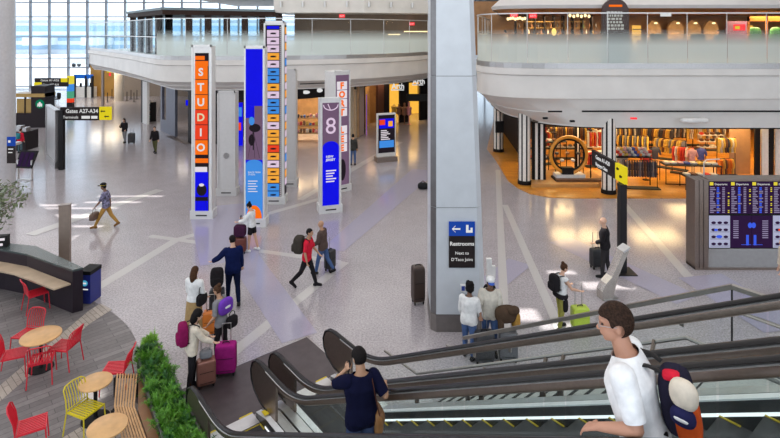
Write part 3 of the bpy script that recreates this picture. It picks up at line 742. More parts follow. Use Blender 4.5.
# 3 film strip
Y3 = 22.8; t = pylon('tallest pylon, a strip of coloured film frames down its front', ((274-390)*Y3/F, Y3+.25), 0, .88, .5, zz(22,Y3))
yf = -.26; s = MB(BLK).box(-.36, .32, yf, yf+.01, zz(200,Y3), zz(25,Y3)).build('screen', t)
cols = [BLU, PINK, PINK, PINK, YLR, PINK, SKY_, SKY_, YLR, PINK, SKY_, SKY_, YLR, PINK, YLR, YLR, ORD, YLR, PINK, YLR, YLR, SKY_, SKY_]
top = 26; st_ = 8.05 if False else (199-30)/22
for k, c in enumerate(cols):
    ya, yb = (26, 29) if k == 0 else (30+(k-1)*st_, 30+k*st_-.8)
    panel(s, 'film_frame', c, -.30, .22, zz(yb-.1,Y3), zz(ya,Y3), yf)
    if k:
        zc = zz((ya+yb)/2,Y3); a = MB(BLK).ell((-.03, yf-.01, zc), (.13,.003,.04)); a.beam((-.18,yf-.01,zc-.05), (.14,yf-.01,zc+.06), .003, .022, (0,1,0)); a.beam((-.1,yf-.01,zc), (-.16,yf-.01,zc-.1), .003, .018, (0,1,0)); a.beam((.05,yf-.01,zc), (.1,yf-.01,zc-.1), .003, .018, (0,1,0)); a.build('frame_figure', s)
a = MB(WHT)
for k in range(86): a.box(.255, .295, yf-.008, yf-.002, zz(198-k*2,Y3), zz(197-k*2,Y3))
a.build('sprocket_dots', s)
s2 = MB(BLK).box(.446, .452, -.2, .2, zz(195,Y3), zz(25,Y3)).build('side_screen', t); s2['label'] = 'narrow screen on the side of the pylon'
for k in range(20): MB([YLR, PINK, YLR, PINK, SKY_, PINK][k % 6]).box(.452, .456, -.17, .17, zz(34+k*8,Y3), zz(27+k*8,Y3)).build('film_frame', s2)
# 3b
Y = 25.3; t = pylon('plain grey pylon just behind the film strip pylon', ((289-390)*Y/F, Y+.3), 0, .62, .5, zz(70,Y), PYG)
MB(SKY_).box(-.316, -.31, -.2, .2, .6, zz(78,Y)).build('side_screen', t)
# 4
Y4 = 21.6; t = pylon('short pylon with a large white 8 above a blue panel', ((328.5-390)*Y4/F, Y4+.35), .30, .86, .55, zz(99,Y4))
yf = -.285; s = MB(PUR).box(-.34, .34, yf, yf+.01, zz(208,Y4), zz(103,Y4)).build('screen', t)
panel(s, 'blue_panel', BLU, -.34, .34, zz(208,Y4), zz(148,Y4), yf); a = MB(BLU); a.add([(.34*math.cos(j*PI/14), yf-.006, zz(148,Y4)+.26*math.sin(j*PI/14)) for j in range(15)], [tuple(range(15))]); a.build('blue_panel', s)
text('8', .95, PINK, s, (0, yf-.012, zz(134,Y4)), align='CENTER')
text('NEW\nJERSEY', .13, M_WTXT, s, (-.2, yf-.012, zz(158,Y4)), off=.004); a = MB(WHT)
for k in range(5): a.box(-.2, .22-.07*(k%3), yf-.01, yf-.006, zz(171+k*2.7,Y4)-.03, zz(171+k*2.7,Y4)+.02)
a.build('text_line', s)
a = MB(PINK); a.tube([(.30*math.cos(PI+j*PI/12), yf-.008, zz(105,Y4)+.22*math.sin(PI+j*PI/12)) for j in range(13)], .022, 6); a.tube([(-.12, yf-.008, zz(104,Y4)), (-.02, yf-.008, zz(110,Y4))], .02, 6); a.build('line_drawing', s)
# 5
Y5 = 24.5; t = pylon('FORT LEE pylon turned edge on behind the 8 pylon', ((336.5-390)*Y5/F, Y5+.4), .66, .86, .86, zz(71.5,Y5))
yf = -.44; s = MB(PUR).box(-.36, .36, yf, yf+.01, zz(187,Y5), zz(75,Y5)).build('screen', t)
for k, ch in enumerate('FORT LEE'):
    yc = 85.6+k*8.9
    if ch != ' ':
        panel(s, 'letter_tile', WHT, -.30, .25, zz(yc+4.1,Y5), zz(yc-4.1,Y5), yf)
        text(ch, .40, OR, s, (-.03, yf-.012, zz(yc+3.0,Y5)), align='CENTER', off=.022)
a = MB(BLK).ell((0,yf-.01,zz(170,Y5)), (.18,.004,.5)); a.build('picture_silhouette', s)
# 6 totem
Y6 = 30.4; t = thing('video_totem', 'black video screen totem standing alone left of the big column', 'video screen', ((386-390)*Y6/F, Y6, 0), .35)
MB(M_BROWNMET).box(-.62, .62, -.28, .28, 0, .28).build('base', t); MB(PYW).box(-.56, .56, -.1, .1, .28, 2.75).build('casing', t)
s = MB(BLK).box(-.50, .50, -.112, -.10, .5, 2.66).build('screen', t)
panel(s, 'picture', BLU, -.44, .44, 1.9, 2.45, -.113); panel(s, 'picture', SKY_, -.44, .44, .8, 1.2, -.113); panel(s, 'picture', ORD, -.44, -.1, 2.1, 2.4, -.12); a = MB(WHT)
for k in range(6): a.box(-.35, .2-.1*(k%3), -.122, -.114, 1.25+k*.1, 1.30+k*.1)
a.build('text_line', s); panel(s, 'picture', YLR, .1, .36, 2.0, 2.3, -.12)

# ------------------------------------------------------------ direction signs
def arrows(t, x, z, y, m=M_BLACK, s=.12):
    a = MB(m); a.box(x-s, x+s, y-.006, y, z-.03, z+.03); a.beam((x-s,y-.003,z), (x-s*.3,y-.003,z+s*.7), .004, .05, (0,1,0)); a.beam((x-s,y-.003,z), (x-s*.3,y-.003,z-s*.7), .004, .05, (0,1,0)); return a.build('arrow_symbol', t)
t = thing('direction_sign', 'black gate sign A27 to A34 with a yellow end on a tall post', 'sign', (-17.65, 28.5, 0), .0)
MB(M_DARKMET).box(-.12, .12, -.12, .12, 0, 3.2).build('post', t)
MB(M_SIGNBLK).box(-.05, 2.05, -.06, .06, 2.66, 3.36).build('sign_board', t); y_ = MB(M_YSIGN).box(2.05, 2.66, -.065, .065, 2.68, 3.38).build('yellow_panel', t)
text('Gates A27-A34', .30, M_WTXT, t, (.25, -.07, 3.06), off=.004, sx=.92); text('Terminals', .21, M_WTXT, t, (.1, -.07, 2.76)); 
MB(M_WTXT).box(1.10,1.55,-.068,-.06,2.75,2.90).box(1.62,1.95,-.068,-.06,2.75,2.90).build('terminal_tag', t); arrows(y_, 2.25, 3.15, -.066); arrows(y_, 2.45, 2.87, -.066)
t = thing('directory_board', 'tall steel framed directory board beside the gate sign post', 'board', (-18.0, 28.7, 0), math.atan2(2.4,-2.0)-PI)
L_ = 3.1
t.rotation_euler[2] = math.atan2(2.3, -2.0)
MB(M_STEEL).box(0, .1, -.12, .12, 0, 3.15).box(L_-.1, L_, -.12, .12, 0, 3.15).box(0, L_, -.12, .12, 3.05, 3.17).box(0, L_, -.12, .12, 0, .35).build('frame', t)
MB(mat('directory_panel', (.42,.42,.42), .3, .5)).box(.1, L_-.1, -.08, .08, .35, 3.05).build('panel', t)
t = thing('direction_sign', 'far black gate sign with a yellow block near the window wall', 'sign', (-33.5, 50, 0))
Yf = 50.0
sx0, sx1 = (35-390)*Yf/F+33.5, (68-390)*Yf/F+33.5
MB(M_SIGNBLK).box(sx0, sx1, -.1, .1, zz(86.5,Yf), zz(82.2,Yf)).box(sx0, sx1, -.1, .1, zz(82,Yf), zz(78,Yf)).build('sign_board', t)
MB(M_YSIGN).box(sx1-.6, sx1+.02, -.12, -.1, zz(82,Yf), zz(78,Yf)).box(sx0-.02, sx0+.7, -.12, -.1, zz(86.5,Yf), zz(82.2,Yf)).build('yellow_panel', t)
text('Gates A1-A26', .3, M_WTXT, t, (sx0+.6, -.12, zz(81.2,Yf))); text('Gates A27-A34', .3, M_WTXT, t, (sx0+.8, -.12, zz(85.6,Yf)), sx=.8)
MB(M_DARKMET).box(sx0+1.5, sx0+1.7, -.08, .08, 0, zz(86,Yf)).build('post', t)
# right sign
gx, gy = G(622, 272); Ys = gy
t = thing('direction_sign', 'black gates and baggage claim sign on a post behind the bent pedestal', 'sign', (gx, gy, 0))
MB(M_DARKMET).box(-.10, .10, -.12, .12, 0, zz(184,Ys)).box(-.35, .35, -.3, .3, 0, .03).build('post', t)
ang = math.atan2(-.85, 1.0); R = thing; 
pa = Vector((.13, -.05)); A1 = AT(626, 167.5, Ys-.05)
# board runs back to the left: far end at px 593
Yl = Ys+2.4; xl = (593-390)*Yl/F-gx; xr = A1[0]-gx; zt = A1[2]; zb = zz(184.6, Ys-.05); bd = Vector((xr-xl, -.05-2.4, 0)); ln = bd.length; rz_ = math.atan2(bd.y, bd.x)
sb = MB(M_SIGNBLK).box(0, ln-.62, -.05, .05, 0, zt-zb).build('sign_board', t); sb.location = (xl, 2.4, zb); sb.rotation_euler = (0,0,rz_)
yp = MB(M_YSIGN).box(ln-.62, ln, -.052, .052, -.0, zt-zb).build('yellow_panel', sb); arrows(yp, ln-.42, (zt-zb)*.72, -.054, s=.07); arrows(yp, ln-.22, (zt-zb)*.35, -.054, s=.07)
text('Gates A1-A20', .19, M_WTXT, sb, (.35, -.056, (zt-zb)*.58), off=.003); text('Baggage Claim', .16, M_WTXT, sb, (.35, -.056, (zt-zb)*.15), off=.003)

# bent steel pedestal
gx, gy = G(611, 297)
t = thing('bent_pedestal', 'bent polished steel pedestal leaning right, standing in the sun patch', 'pedestal', (gx, gy, 0), .25)
s = MB(mat('polished_steel', (.55,.52,.47), .22, .9, .1, 6))
prof = [(-.20,0,.16),(-.17,.25,.20),(-.08,.45,.17),(.05,.62,.10),(.22,.95,.09),(.40,1.28,.09)]
s.ring_loft([[(x-w__, -.13, z), (x+w__, -.13, z), (x+w__, .13, z), (x-w__, .13, z)] for x, z, w__ in prof]); s.build('column', t)
MB(M_ALU).cbox((.41,0,1.33), (.24,.30,.05), 0, 0, -.5).build('tilted_top', t); MB(M_STEEL).box(-.32,.12,-.17,.17,0,.02).build('foot_plate', t)

# flight information wall (right)
Yd = 16.5; t = thing('flight_information_display', 'wide bank of dark flight information screens in a bronze frame on the right', 'flight display', ((695-390)*Yd/F, Yd, 0))
k_ = Yd/F; hT = zz(180,Yd)
MB(M_BROWNMET).box(0, .12, 0, .5, 0, hT).box(.14, .26, 0, .5, 0, hT).box(.28, .42, 0, .5, 0, hT).box(.42, 4.2, 0, .5, hT-.04, hT+.02).box(0, 4.2, -.02, .5, 0, .06).build('frame', t)
MB(mat('plinth_mirror', (.40,.39,.38), .15, .6)).box(.42, 4.2, .02, .45, .06, zz(249,Yd)).build('plinth', t)
MB(M_BLACK).box(.42, 4.2, .04, .45, zz(249,Yd), hT-.04).build('back_panel', t)
rg = random.Random(5)
DSP = glow('display_violet', (.035,.012,.06), .7); TXL = glow('display_text', (.33,.28,.45), .8); TXB = glow('display_blue', (.05,.12,.85), .9); TXY = glow('display_yellow', (.85,.70,.05), .9)
for c in range(4):
    x0 = .46+c*.665
    s = MB(DSP).box(x0, x0+.645, .02, .04, zz(214,Yd), zz(182,Yd)).build('screen', t)
    MB(TXY).box(x0+.01, x0+.12, .012, .02, zz(185.5,Yd), zz(182.3,Yd)).build('gate_icon', s)
    text('Departures', .085, M_WTXT, s, (x0+.16, .012, zz(185.2,Yd)))
    a = b = e = MB(TXL, TXB, TXY)
    for r in range(15):
        z = zz(188+r*1.75,Yd); a.mt(TXL).box(x0+.02, x0+.02+rg.uniform(.08,.18), .014, .02, z-.014, z+.014); b.mt(TXB).box(x0+.23, x0+.30, .014, .02, z-.02, z+.02) if rg.random() < .85 else a.box(x0+.22, x0+.34, .014, .02, z-.014, z+.014)
        a.mt(TXL).box(x0+.40, x0+.48, .014, .02, z-.014, z+.014)
        if rg.random() < .5: e.mt(TXY).box(x0+.575, x0+.62, .014, .02, z-.014, z+.014)
    a.build('text_rows', s)
for c in range(4):
    x0 = .46+c*.665; z0, z1 = zz(248,Yd), zz(216,Yd)
    s = MB(glow('shelf_screen', (.50,.52,.72), .8) if c in (0,3) else DSP).box(x0, x0+.645, .02, .04, z0, z1).build('screen', t)
    if c in (0, 3):
        a = MB(DSP)
        for r in range(4):
            for j in range(3): a.ell((x0+.13+j*.19, .016, z0+.12+r*.22), (.075,.004,.045), 8, 5)
            a.box(x0+.03, x0+.62, .012, .02, z0+.05+r*.22, z0+.06+r*.22)
        a.build('picture_goods', s); MB(ORD if c else TXB).ell((x0+.30,.010,z0+.35), (.1,.004,.05), 8, 5).ell((x0+.2,.010,z0+.56), (.06,.004,.04), 8, 5).build('picture_accent', s)
    else:
        a = MB(TXL)
        for r in range(9): a.box(x0+(.08 if c == 1 else .32), x0+(.24 if c == 1 else .5), .014, .02, z0+.3+r*.065, z0+.33+r*.065)
        a.build('text_rows', s); a = MB(TXB).beam((x0+.32,.017,z0+.1), (x0+.32+(.3 if c == 1 else -.3),.017,z0+.10), .004,.05,(0,1,0)).box(x0+.48 if c == 1 else x0+.05, x0+.56 if c == 1 else x0+.13, .013, .02, z0+.08, z0+.40); a.ell((x0+(.60 if c == 1 else .05), .016, z0+.7), (.07,.004,.09), 8, 5); a.build('map_drawing', s)
# curved handrail-like tube on top of display (lamp arm)
tag(MB(M_ALU).tube([(9.95,16.8,2.8),(9.95,16.8,3.25),(10.02,16.8,3.35),(10.45,16.8,3.37)], .02, 6).build('lamp_arm'), 'thin bent metal arm above the flight screens', 'lamp arm')

# small display left
t = thing('flight_information_display', 'small tilted flight screen on a stand beside the left edge column', 'flight display', (*G(25,180), 0), -.15)
sY = G(25,180)[1]; q = sY/F
MB(M_ALU).box(-.42, -.36, -.05, .05, 0, 1.0).box(.36, .42, -.05, .05, 0, 1.0).box(-.42, .42, -.05, .05, .0, .05).build('stand', t)
MB(M_BLACK).add([(-.46,-.12,.62),(.46,-.12,.62),(.50,.25,1.42),(-.50,.25,1.42),(-.46,-.06,.6),(.46,-.06,.6),(.50,.31,1.4),(-.50,.31,1.4)], [(0,1,2,3),(7,6,5,4),(0,4,5,1),(1,5,6,2),(2,6,7,3),(3,7,4,0)]).build('housing', t)
for c in range(3):
    x0 = -.40+c*.27
    MB(DSP).add([(x0,-.128+.46*.09*1,.70),(x0+.22,-.128+.46*.09,.70),(x0+.23,.19,1.34),(x0+.01,.19,1.34)], [(0,1,2,3)]).build('screen', t)

# ------------------------------------------------------------ left furniture : counter, bin, post
t = thing('counter', 'long black counter with a pale wood ledge along the seating area', 'counter', (0,0,0))
fr = [G(-22,246,1.15), G(5,250,1.15), G(27,254,1.15), G(72.6,270,1.15)]; bk = [G(-22,241,1.15), G(7,243,1.15), G(36,246,1.15), G(83,267.5,1.15)]
cb = MB(M_SIGNBLK if False else mat('counter_black', (.018,.012,.018), .4, spec=.25))
cb.prism([(p[0], p[1]) for p in fr] + [(p[0], p[1]) for p in bk[::-1]], .014, 1.10); cb.build('body', t)
MB(mat('counter_top', (.07,.09,.09), .2, .2)).prism(fr + bk[::-1], 1.10, 1.15).build('top', t)
le = [G(-22,268,.80), G(0,271,.80), G(20,276,.80), G(53.5,288,.80)]; lb = [G(-22,258,.80), G(4,261,.80), G(25,266,.80), G(70,280,.80)]
lb = [(a[0], a[1]-.06) for a in fr]; MB(mat('ledge_wood', (.47,.36,.25), .4, 0, .1, 3)).prism([(a[0]-.05, a[1]-.45) for a in fr[:3]] + [(fr[3][0]-.30, fr[3][1]-.30)] + lb[::-1][:0] + [(fr[3][0]-.05, fr[3][1])] + [fr[2], fr[1], fr[0]], .76, .80).build('ledge', t)
x, y = G(65, 268); t = thing('wayfinding_post', 'brown square wooden post standing behind the black counter', 'post', (x, y, 0), .3)
MB(mat('post_brown', (.27,.21,.17), .45, .2)).box(-.15, .15, -.1, .1, 0, 1.98).build('post', t); MB(M_BROWNMET).box(-.16,.16,-.11,.11,1.98,2.0).build('top_cap', t)
x, y = G(87, 303); t = thing('litter_bin', 'blue square bin with a round pale emblem at the counter end', 'bin', (x, y+.15, 0), -.12)
NB = mat('bin_blue', (.02,.03,.22), .4); MB(NB).box(-.17, .17, -.22, .22, .02, .80).build('body', t); MB(M_BLACK).box(-.18, .18, -.23, .23, .80, .90).build('lid', t)
MB(glow('emblem_cyan', (.10,.55,.85), .6)).ring_loft([[(.0+.09*math.cos(j*PI/9), y_, .57+.08*math.sin(j*PI/9)) for j in range(18)] for y_ in (-.226, -.22)]).build('emblem', t)
MB(M_WTXT).box(-.10,.10,-.226,-.22,.39,.42).box(-.04,.05,-.23,-.226,.55,.59).build('lettering', t)
x, y, z = G3(1, 262, 1.0); t = thing('magazine_stand', 'dark printed box with white and red graphics on the counter at the left edge', 'box', (-11.35, 15.45, 1.15), .2)
MB(M_BLACK).box(-.35, .2, -.1, .1, 0, .32).build('box', t); MB(WHT).box(-.3,.1,-.106,-.1,.05,.12).box(-.1,.15,-.106,-.1,.2,.27).mt(ORD).box(-.3,-.15,-.108,-.1,.2,.25).build('printed_pattern', t)

# round tables and chairs
def round_table(px, py, r, label):
    x, y = G(px, py, .74); t = thing('round_table', label, 'table', (x, y, .014))
    MB(M_TABLE).lathe([(r-.012,.695),(r,.70),(r,.72),(r-.01,.726),(0,.726)], n=40).mt(mat('table_edge', (.36,.19,.07), .4)).cyl(0,0,.69,.70,r-.02,40).build('tabletop', t, True)
    MB(M_BLACK).cyl(0,0,.03,.69,.035,16).build('pedestal', t, True); MB(M_BLACK).lathe([(0,0),(.25,0),(.25,.018),(.05,.035),(.04,.06),(0,.06)], n=32).build('base_disc', t, True)
    return t
round_table(41, 335, .40, 'round oak table with four red chairs around it')
round_table(95.5, 381, .295, 'small round oak table by the far end of the slatted bench')
round_table(107.5, 425.5, .315, 'small round oak table in front of the yellow chair at the bottom edge')
def chair(c, label, col, slats=True):
    t = thing('slatted_chair', label, 'chair', (0,0,0)); W2, D2 = .21, .21
    # local: front is +y, backrest at -y
    s = MB(c)
    if slats:
        for k in range(9): s.beam((-W2+.02+k*(2*W2-.04)/8, -D2+.01, .44), (-W2+.02+k*(2*W2-.04)/8, D2+.005, .45), .026, .012)
        s.box(-W2, W2, D2-.005, D2+.015, .435, .455).box(-W2, W2, -D2, -D2+.02, .43, .45)
    else: s.cbox((0,0,.445), (2*W2, 2*D2, .02))
    s.build('seat', t)
    b = MB(c)
    def bk(x, u): return (x, -D2-.02-.10*u*u-.03*u+.03*(x/W2)**2*u, .45+.40*u)
    b.tube([bk(-W2,0)] + [bk(-W2,.5), bk(-W2+.0,.9), bk(-W2+.05,1.0), bk(0,1.02), bk(W2-.05,1.0), bk(W2,.9), bk(W2,.5), bk(W2,0)], .012, 8)
    if slats:
        for k in range(7):
            x = -W2+.055+k*(2*W2-.11)/6; b.tube([bk(x,.0), bk(x,.5), bk(x,.99)], .011, 5, flat=(1.2,.6))
        b.tube([bk(-W2,.06), bk(W2,.06)], .01, 6)
    else:
        b.ring_loft([[bk(x_, u) for x_ in (-W2, 0, W2)] + [(p[0], p[1]-.012, p[2]) for p in (bk(W2,u), bk(0,u), bk(-W2,u))] for u in (0,.5,1)])
    b.build('backrest', t, True)
    for sx_ in (-1, 1):
        MB(c).tube([(sx_*(W2-.0), D2, .45), (sx_*(W2+.02), D2+.03, 0)], .012, 8).build('leg', t, True)
        MB(c).tube([(sx_*W2, -D2-.02, .46), (sx_*(W2+.02), -D2-.09, 0)], .012, 8).build('leg', t, True)
    MB(c).ring_loft([[(x*u,y*u,z) for x,y in ((-W2,-D2),(W2,-D2),(W2,D2),(-W2,D2))] for u,z in ((1.03,.42),(1.03,.44),(.94,.44),(.94,.42),(1.03,.42))], cap=False).build('seat_frame', t)
    return t
red = chair(M_RED, '', 'red'); used = [0]
def putchair(px, py, face, label, base=None):
    """face = direction the sitter looks, degrees, 0 = away from the camera, 90 = to the left"""
    x, y = G(px, py, .46); src = base or red
    if src is red and not used[0]: used[0] = 1; o = red; o.location = (x, y, .014); o.rotation_euler = (0,0,math.radians(face)); o['label'] = label; o['group'] = 'red slatted chairs'
    elif src is red: dup(red, (x, y, .014), math.radians(face), label, 'red slatted chairs')
    else: src.location = (x, y, .014); src.rotation_euler = (0,0,math.radians(face)); src['label'] = label
putchair(27, 333, 172, 'red slatted chair behind the round table with four chairs, back to the counter')
putchair(64, 345, 84, 'red slatted chair on the right side of the round table with four chairs')
putchair(42, 358, 24, 'red slatted chair nearest the camera at the table with four chairs, back towards us')
putchair(15, 353, -66, 'red slatted chair on the left side of the round table with four chairs')
putchair(116, 367, 97, 'red slatted chair standing alone beside the end of the slatted bench')
putchair(32, 424, -60, 'red slatted chair at the bottom left corner, by itself')
putchair(86, 408, -112, 'yellow slatted chair between the two small tables', chair(M_YEL, '', 'yellow'))
solid = chair(M_RED, 'red chair with a smooth solid back pulled up at the black counter', 'red', False); putchair(37, 292, -42, solid['label'], solid)
t = dup(solid, (-11.4, 13.2, .014), math.radians(-20), 'red chair with solid back cut by the left edge of the picture')

# tree at the left edge
tx, ty = -9.4, 11.2
t = thing('potted_tree', 'small leaved tree whose branches reach in at the left edge', 'tree', (tx, ty, 0))
MB(mat('pot_grey', (.2,.2,.2), .5)).lathe([(0,.014),(.32,.014),(.38,.6),(.34,.6),(.32,.5),(0,.5)], n=24).build('pot', t, True)
tk = MB(mat('bark', (.14,.10,.07), .8, 0, .3, 20, bump=.4)); lf = MB(mat('leaf_olive', (.12,.15,.07), .5, 0, .35, 10), mat('leaf_pale', (.30,.33,.24), .5, 0, .2, 10))
tk.tube([(0,0,.5),(.05,.05,1.6),(0,.1,2.8),(.05,.1,4.2)], [.06,.05,.04,.02], 8)
rng = random.Random(11)
for tz, tgt in [(3.2,(10,183,10.6)),(3.3,(22,181,10.6)),(3.1,(14,190,10.4)),(3.0,(6,200,10.8)),(2.8,(28,194,10.2)),(2.6,(24,198,10.5)),(2.4,(8,212,10.3)),(2.3,(4,222,10.4)),(3.4,(-20,170,11)),(3.6,(-30,150,11.4)),(3,(-60,180,11)),(2.9,(-15,215,10.6)),(3.0,(18,186,10.2)),(2.7,(12,204,10.6)),(2.5,(2,207,10.4))]:
    e = Vector(AT(*tgt)) - Vector((tx,ty,0)); b = Vector((0,.08,tz)); mid = b.lerp(e, .5) + Vector((0,0,.15))
    pts = [b, b.lerp(mid,.6), mid, mid.lerp(e,.5), e]; tk.tube(pts, [.022,.016,.012,.008,.004], 6)
    for k in range(70):
        u = .35 + .65*k/69; p = (pts[2].lerp(e, (u-.5)*2) if u > .5 else b.lerp(mid, u*2)) + Vector([rng.gauss(0,.075) for _ in range(3)])
        d = Vector([rng.gauss(0,1) for _ in range(3)]).normalized(); n_ = d.cross(Vector((rng.random(),rng.random(),1))).normalized()*.026; lf.k = int(rng.random() < .2)
        lf.add([p, p+d*.06+n_, p+d*.13, p+d*.06-n_], [(0,1,2,3)])
tk.build('trunk', t, True); lf.build('foliage', t)

# ------------------------------------------------------------ far left hall: coffee kiosk, check in desk, banners
CK = mat('kiosk_dark', (.02,.014,.017), .5, spec=.2); GOLD = mat('kiosk_gold', (.35,.22,.07), .35, .5)
Yk = 41.0; t = thing('coffee_kiosk', 'dark coffee kiosk with a round green emblem and a gold canopy', 'kiosk', ((38-390)*Yk/F, Yk, 0))
kx = lambda p: (p-38)*Yk/F
MB(CK).box(kx(31), kx(45), 0, 1.2, 0, zz(86,Yk)).build('pillar', t); MB(GOLD).box(kx(13), kx(45), -.1, 1.3, zz(97,Yk), zz(93.5,Yk)).build('canopy', t)
MB(CK).box(kx(14), kx(31), -.0, .6, 0, 1.1).build('counter', t); MB(GOLD).box(kx(14), kx(31), .3, .35, 1.1, 2.2).mt(CK).box(kx(22), kx(23), .25, .4, 1.1, zz(97,Yk)).box(kx(29.5), kx(31), .25, .4, 1.1, zz(97,Yk)).build('back_screen', t)
e = MB(glow('emblem_green', (.0,.28,.13), .6)).ring_loft([[(kx(40)+.34*math.cos(j*PI/12), y_, zz(104,Yk)+.34*math.sin(j*PI/12)) for j in range(24)] for y_ in (-.02, 0)]).build('emblem', t)
MB(M_WTXT).ell((kx(40),-.03,zz(104.3,Yk)), (.10,.01,.2), 8, 6).ell((kx(40)-.14,-.03,zz(105,Yk)), (.05,.01,.14), 8, 6).ell((kx(40)+.14,-.03,zz(105,Yk)), (.05,.01,.14), 8, 6).build('emblem_figure', e)
Yk = 33; t = thing('kiosk_counter', 'low dark counter with machines below the coffee kiosk', 'counter', ((20-390)*Yk/F, Yk, 0))
MB(CK).box(-.7, .35, 0, 1.2, 0, 1.15).build('body', t); MB(M_STEEL).box(-.5,-.1,.2,.6,1.15,1.5).box(0,.25,.2,.6,1.15,1.4).build('machine', t)
Yk = 60.0; kx = lambda p: (p-390)*Yk/F
t = thing('service_desk', 'white service desk under a blue banner near the windows', 'desk', (kx(85), Yk, 0)); ox = kx(85)
MB(M_WHITE).box(kx(75)-ox, kx(93)-ox, 0, .8, 0, 1.15).build('desk', t); MB(glow('banner_blue', (.02,.15,.65), .8)).box(kx(74)-ox, kx(93)-ox, -.05, .05, zz(78.5,Yk), zz(74.5,Yk)).build('banner', t)
for p in (75, 86, 92.5): MB(M_DARKMET).box(kx(p)-ox-.1, kx(p)-ox+.1, -.1, .1, 0, zz(76,Yk)).build('post', t)
MB(M_BLACK).box(kx(78)-ox, kx(80)-ox, .3, .4, 1.15, 1.6).box(kx(88)-ox, kx(90)-ox, .3, .4, 1.15, 1.6).build('monitor', t)
Yk = 52.0; kx = lambda p: (p-390)*Yk/F; x = kx(70.5); t = thing('colour_totem', 'slim totem with yellow blue and red bands near the windows', 'totem', (x, Yk, 0))
for z0, z1, m in ((0,.5,CK),(.5,.9,ORD),(.9,1.6,glow('band_green',(.1,.5,.3),.7)),(1.6,2.3,SKY_),(2.3,3.1,TXY)): MB(m).box(-.25,.25,-.2,.2,z0,z1).build('band', t)
def stool(loc, lab):
    t = thing('lounge_chair', lab, 'chair', loc); MB(M_BLACK).rbox((0,0,.42), (.55,.5,.14)).build('seat', t, True); MB(M_BLACK).rbox((0,.24,.75), (.5,.1,.6)).build('backrest', t, True)
    for a in (-.2,.2): MB(M_STEEL).tube([(a,0,0),(a,0,.4)], .02, 6).build('leg', t)
    return t
s0 = stool((*G(50,102),0), 'dark lounge chair standing in front of the window wall'); s0['group'] = 'dark chairs by the windows'
for px, py in ((46,104),(54,101),(57,103),(49,99)): dup(s0, (*G(px,py),0), rng.uniform(-1,1))
# wall below the left deck, column, stanchions
struct(MB(mat('amber_wall', (.42,.22,.04), .6, 0, .1, 1)).box(-34.5, -31.5, 61, 61.3, 0, 4).mt(mat('greige_wall', (.26,.21,.17), .6)).box(-31.5, -22, 61, 61.3, 0, 4).build('wall_under_deck'))
MB_ = MB(mat('ivory_column', (.62,.55,.46), .5)); MB_.cyl(0,0,0,4.4,.46,24); o = MB_.build('round_column', smooth=True); o.location = ((119-390)*57/F, 57, 0); tag(o, 'ivory round column under the far end of the left deck', 'column')
t = thing('hanging_sign', 'small yellow sign with a red arrow under the left deck', 'sign', ((110-390)*52/F, 52, zz(72.5,52))); MB(M_YSIGN).box(-.3,.3,-.03,.03,0,.35).build('panel', t); MB(RX).box(-.1,.1,-.03,.0,-.35,-.02).build('arrow', t)
MB(M_DARKMET).box(-.02,.02,0,.02,.35,.9).build('hanger', t)
def stanchion(x, y, lab, g):
    t = thing('queue_post', lab, 'queue post', (x,y,0), 0, g); MB(M_BLACK).cyl(0,0,.02,1.0,.04,10).build('post', t); MB(M_BLACK).cyl(0,0,0,.03,.2,14).build('base', t); return t
s0 = stanchion(*G(107.5,102), 'black queue post under the left deck', 'queue posts under the left deck')
for px, py in ((116,100),(127,101),(131,99),(134,102),(137,99),(129,95),(112,98)): dup(s0, (*G(px,py),0))
o = MB(M_BROWNMET).box(-28.6,-28.4,52.5,52.7,0,4.4).build('pier'); tag(o, 'slim dark pier where the left deck meets the window wall', 'pier')
# ------------------------------------------------------------ shops below the left deck
def hit(px, A, B):
    k = (px-390.0)/F; dx, dy = B[0]-A[0], B[1]-A[1]; u = (k*A[1]-A[0])/(dx-k*dy); return Vector((A[0]+u*dx, A[1]+u*dy))
SP = [(-20.5,43.6),(-13.1,35.0),(-6.2,34.6),(-2.4,37.0),(-.3,42.4),(3.3,45),(6,50)]
BG = mat('shop_blue_grey', (.16,.17,.22), .4, .2); SHD = mat('shop_dark', (.015,.012,.014), .5, spec=.2); SHW = mat('shop_warm', (.42,.25,.11), .5, 0, .2, 2); CREAM = mat('shop_cream', (.50,.40,.28), .6)
def wallpiece(seg, p0, p1, m, z0, z1, th=.18, name='wall_shop_panel', off=0):
    A, B = SP[seg], SP[seg+1]; a, b = hit(p0, A, B), hit(p1, A, B); d = (b-a).normalized(); n = Vector((-d.y, d.x))*th; o_ = Vector((-d.y, d.x))*off
    return struct(MB(m).prism([tuple(a+o_), tuple(b+o_), tuple(b+n+o_), tuple(a+n+o_)], z0, z1).build(name))
for seg, p0, p1, m, z0, z1 in [
   (0,141,142.5,SHD,0,3.95),(0,142.5,147,M_WHITE,0,3.95),(0,160.5,162,BG,0,3.95),(0,162,166,BG,0,.9),(0,166,175,BG,0,3.95),(0,142,190.5,SHD,3.4,3.95),(0,188,190.6,SHD,0,3.95),
   (1,191,196,SHD,0,3.95),(1,196,232,SHD,0,3.95),(1,248,262,SHD,0,3.95),(1,191,292,SHD,2.95,3.95),
   (2,285,294.5,SHD,0,3.95),(2,294,350,SHD,3.0,3.95),(2,322,326,SHD,0,3.95),(2,350,354,CREAM,0,3.95),
   (3,356,364,CREAM,0,3.95),(3,364,365,SHD,0,3.95),(3,378,384,mat('brown_door',(.10,.04,.025),.4),0,3.95),(3,355,386,SHD,3.4,3.95),
   (4,384,389.5,SHD,0,3.95),(4,400,409,SHD,0,3.95),(4,420,430,SHD,0,3.95),(4,386,430,SHD,3.2,3.95),(5,430,470,SHD,0,3.95)]:
    wallpiece(seg, p0, p1, m, z0, z1)
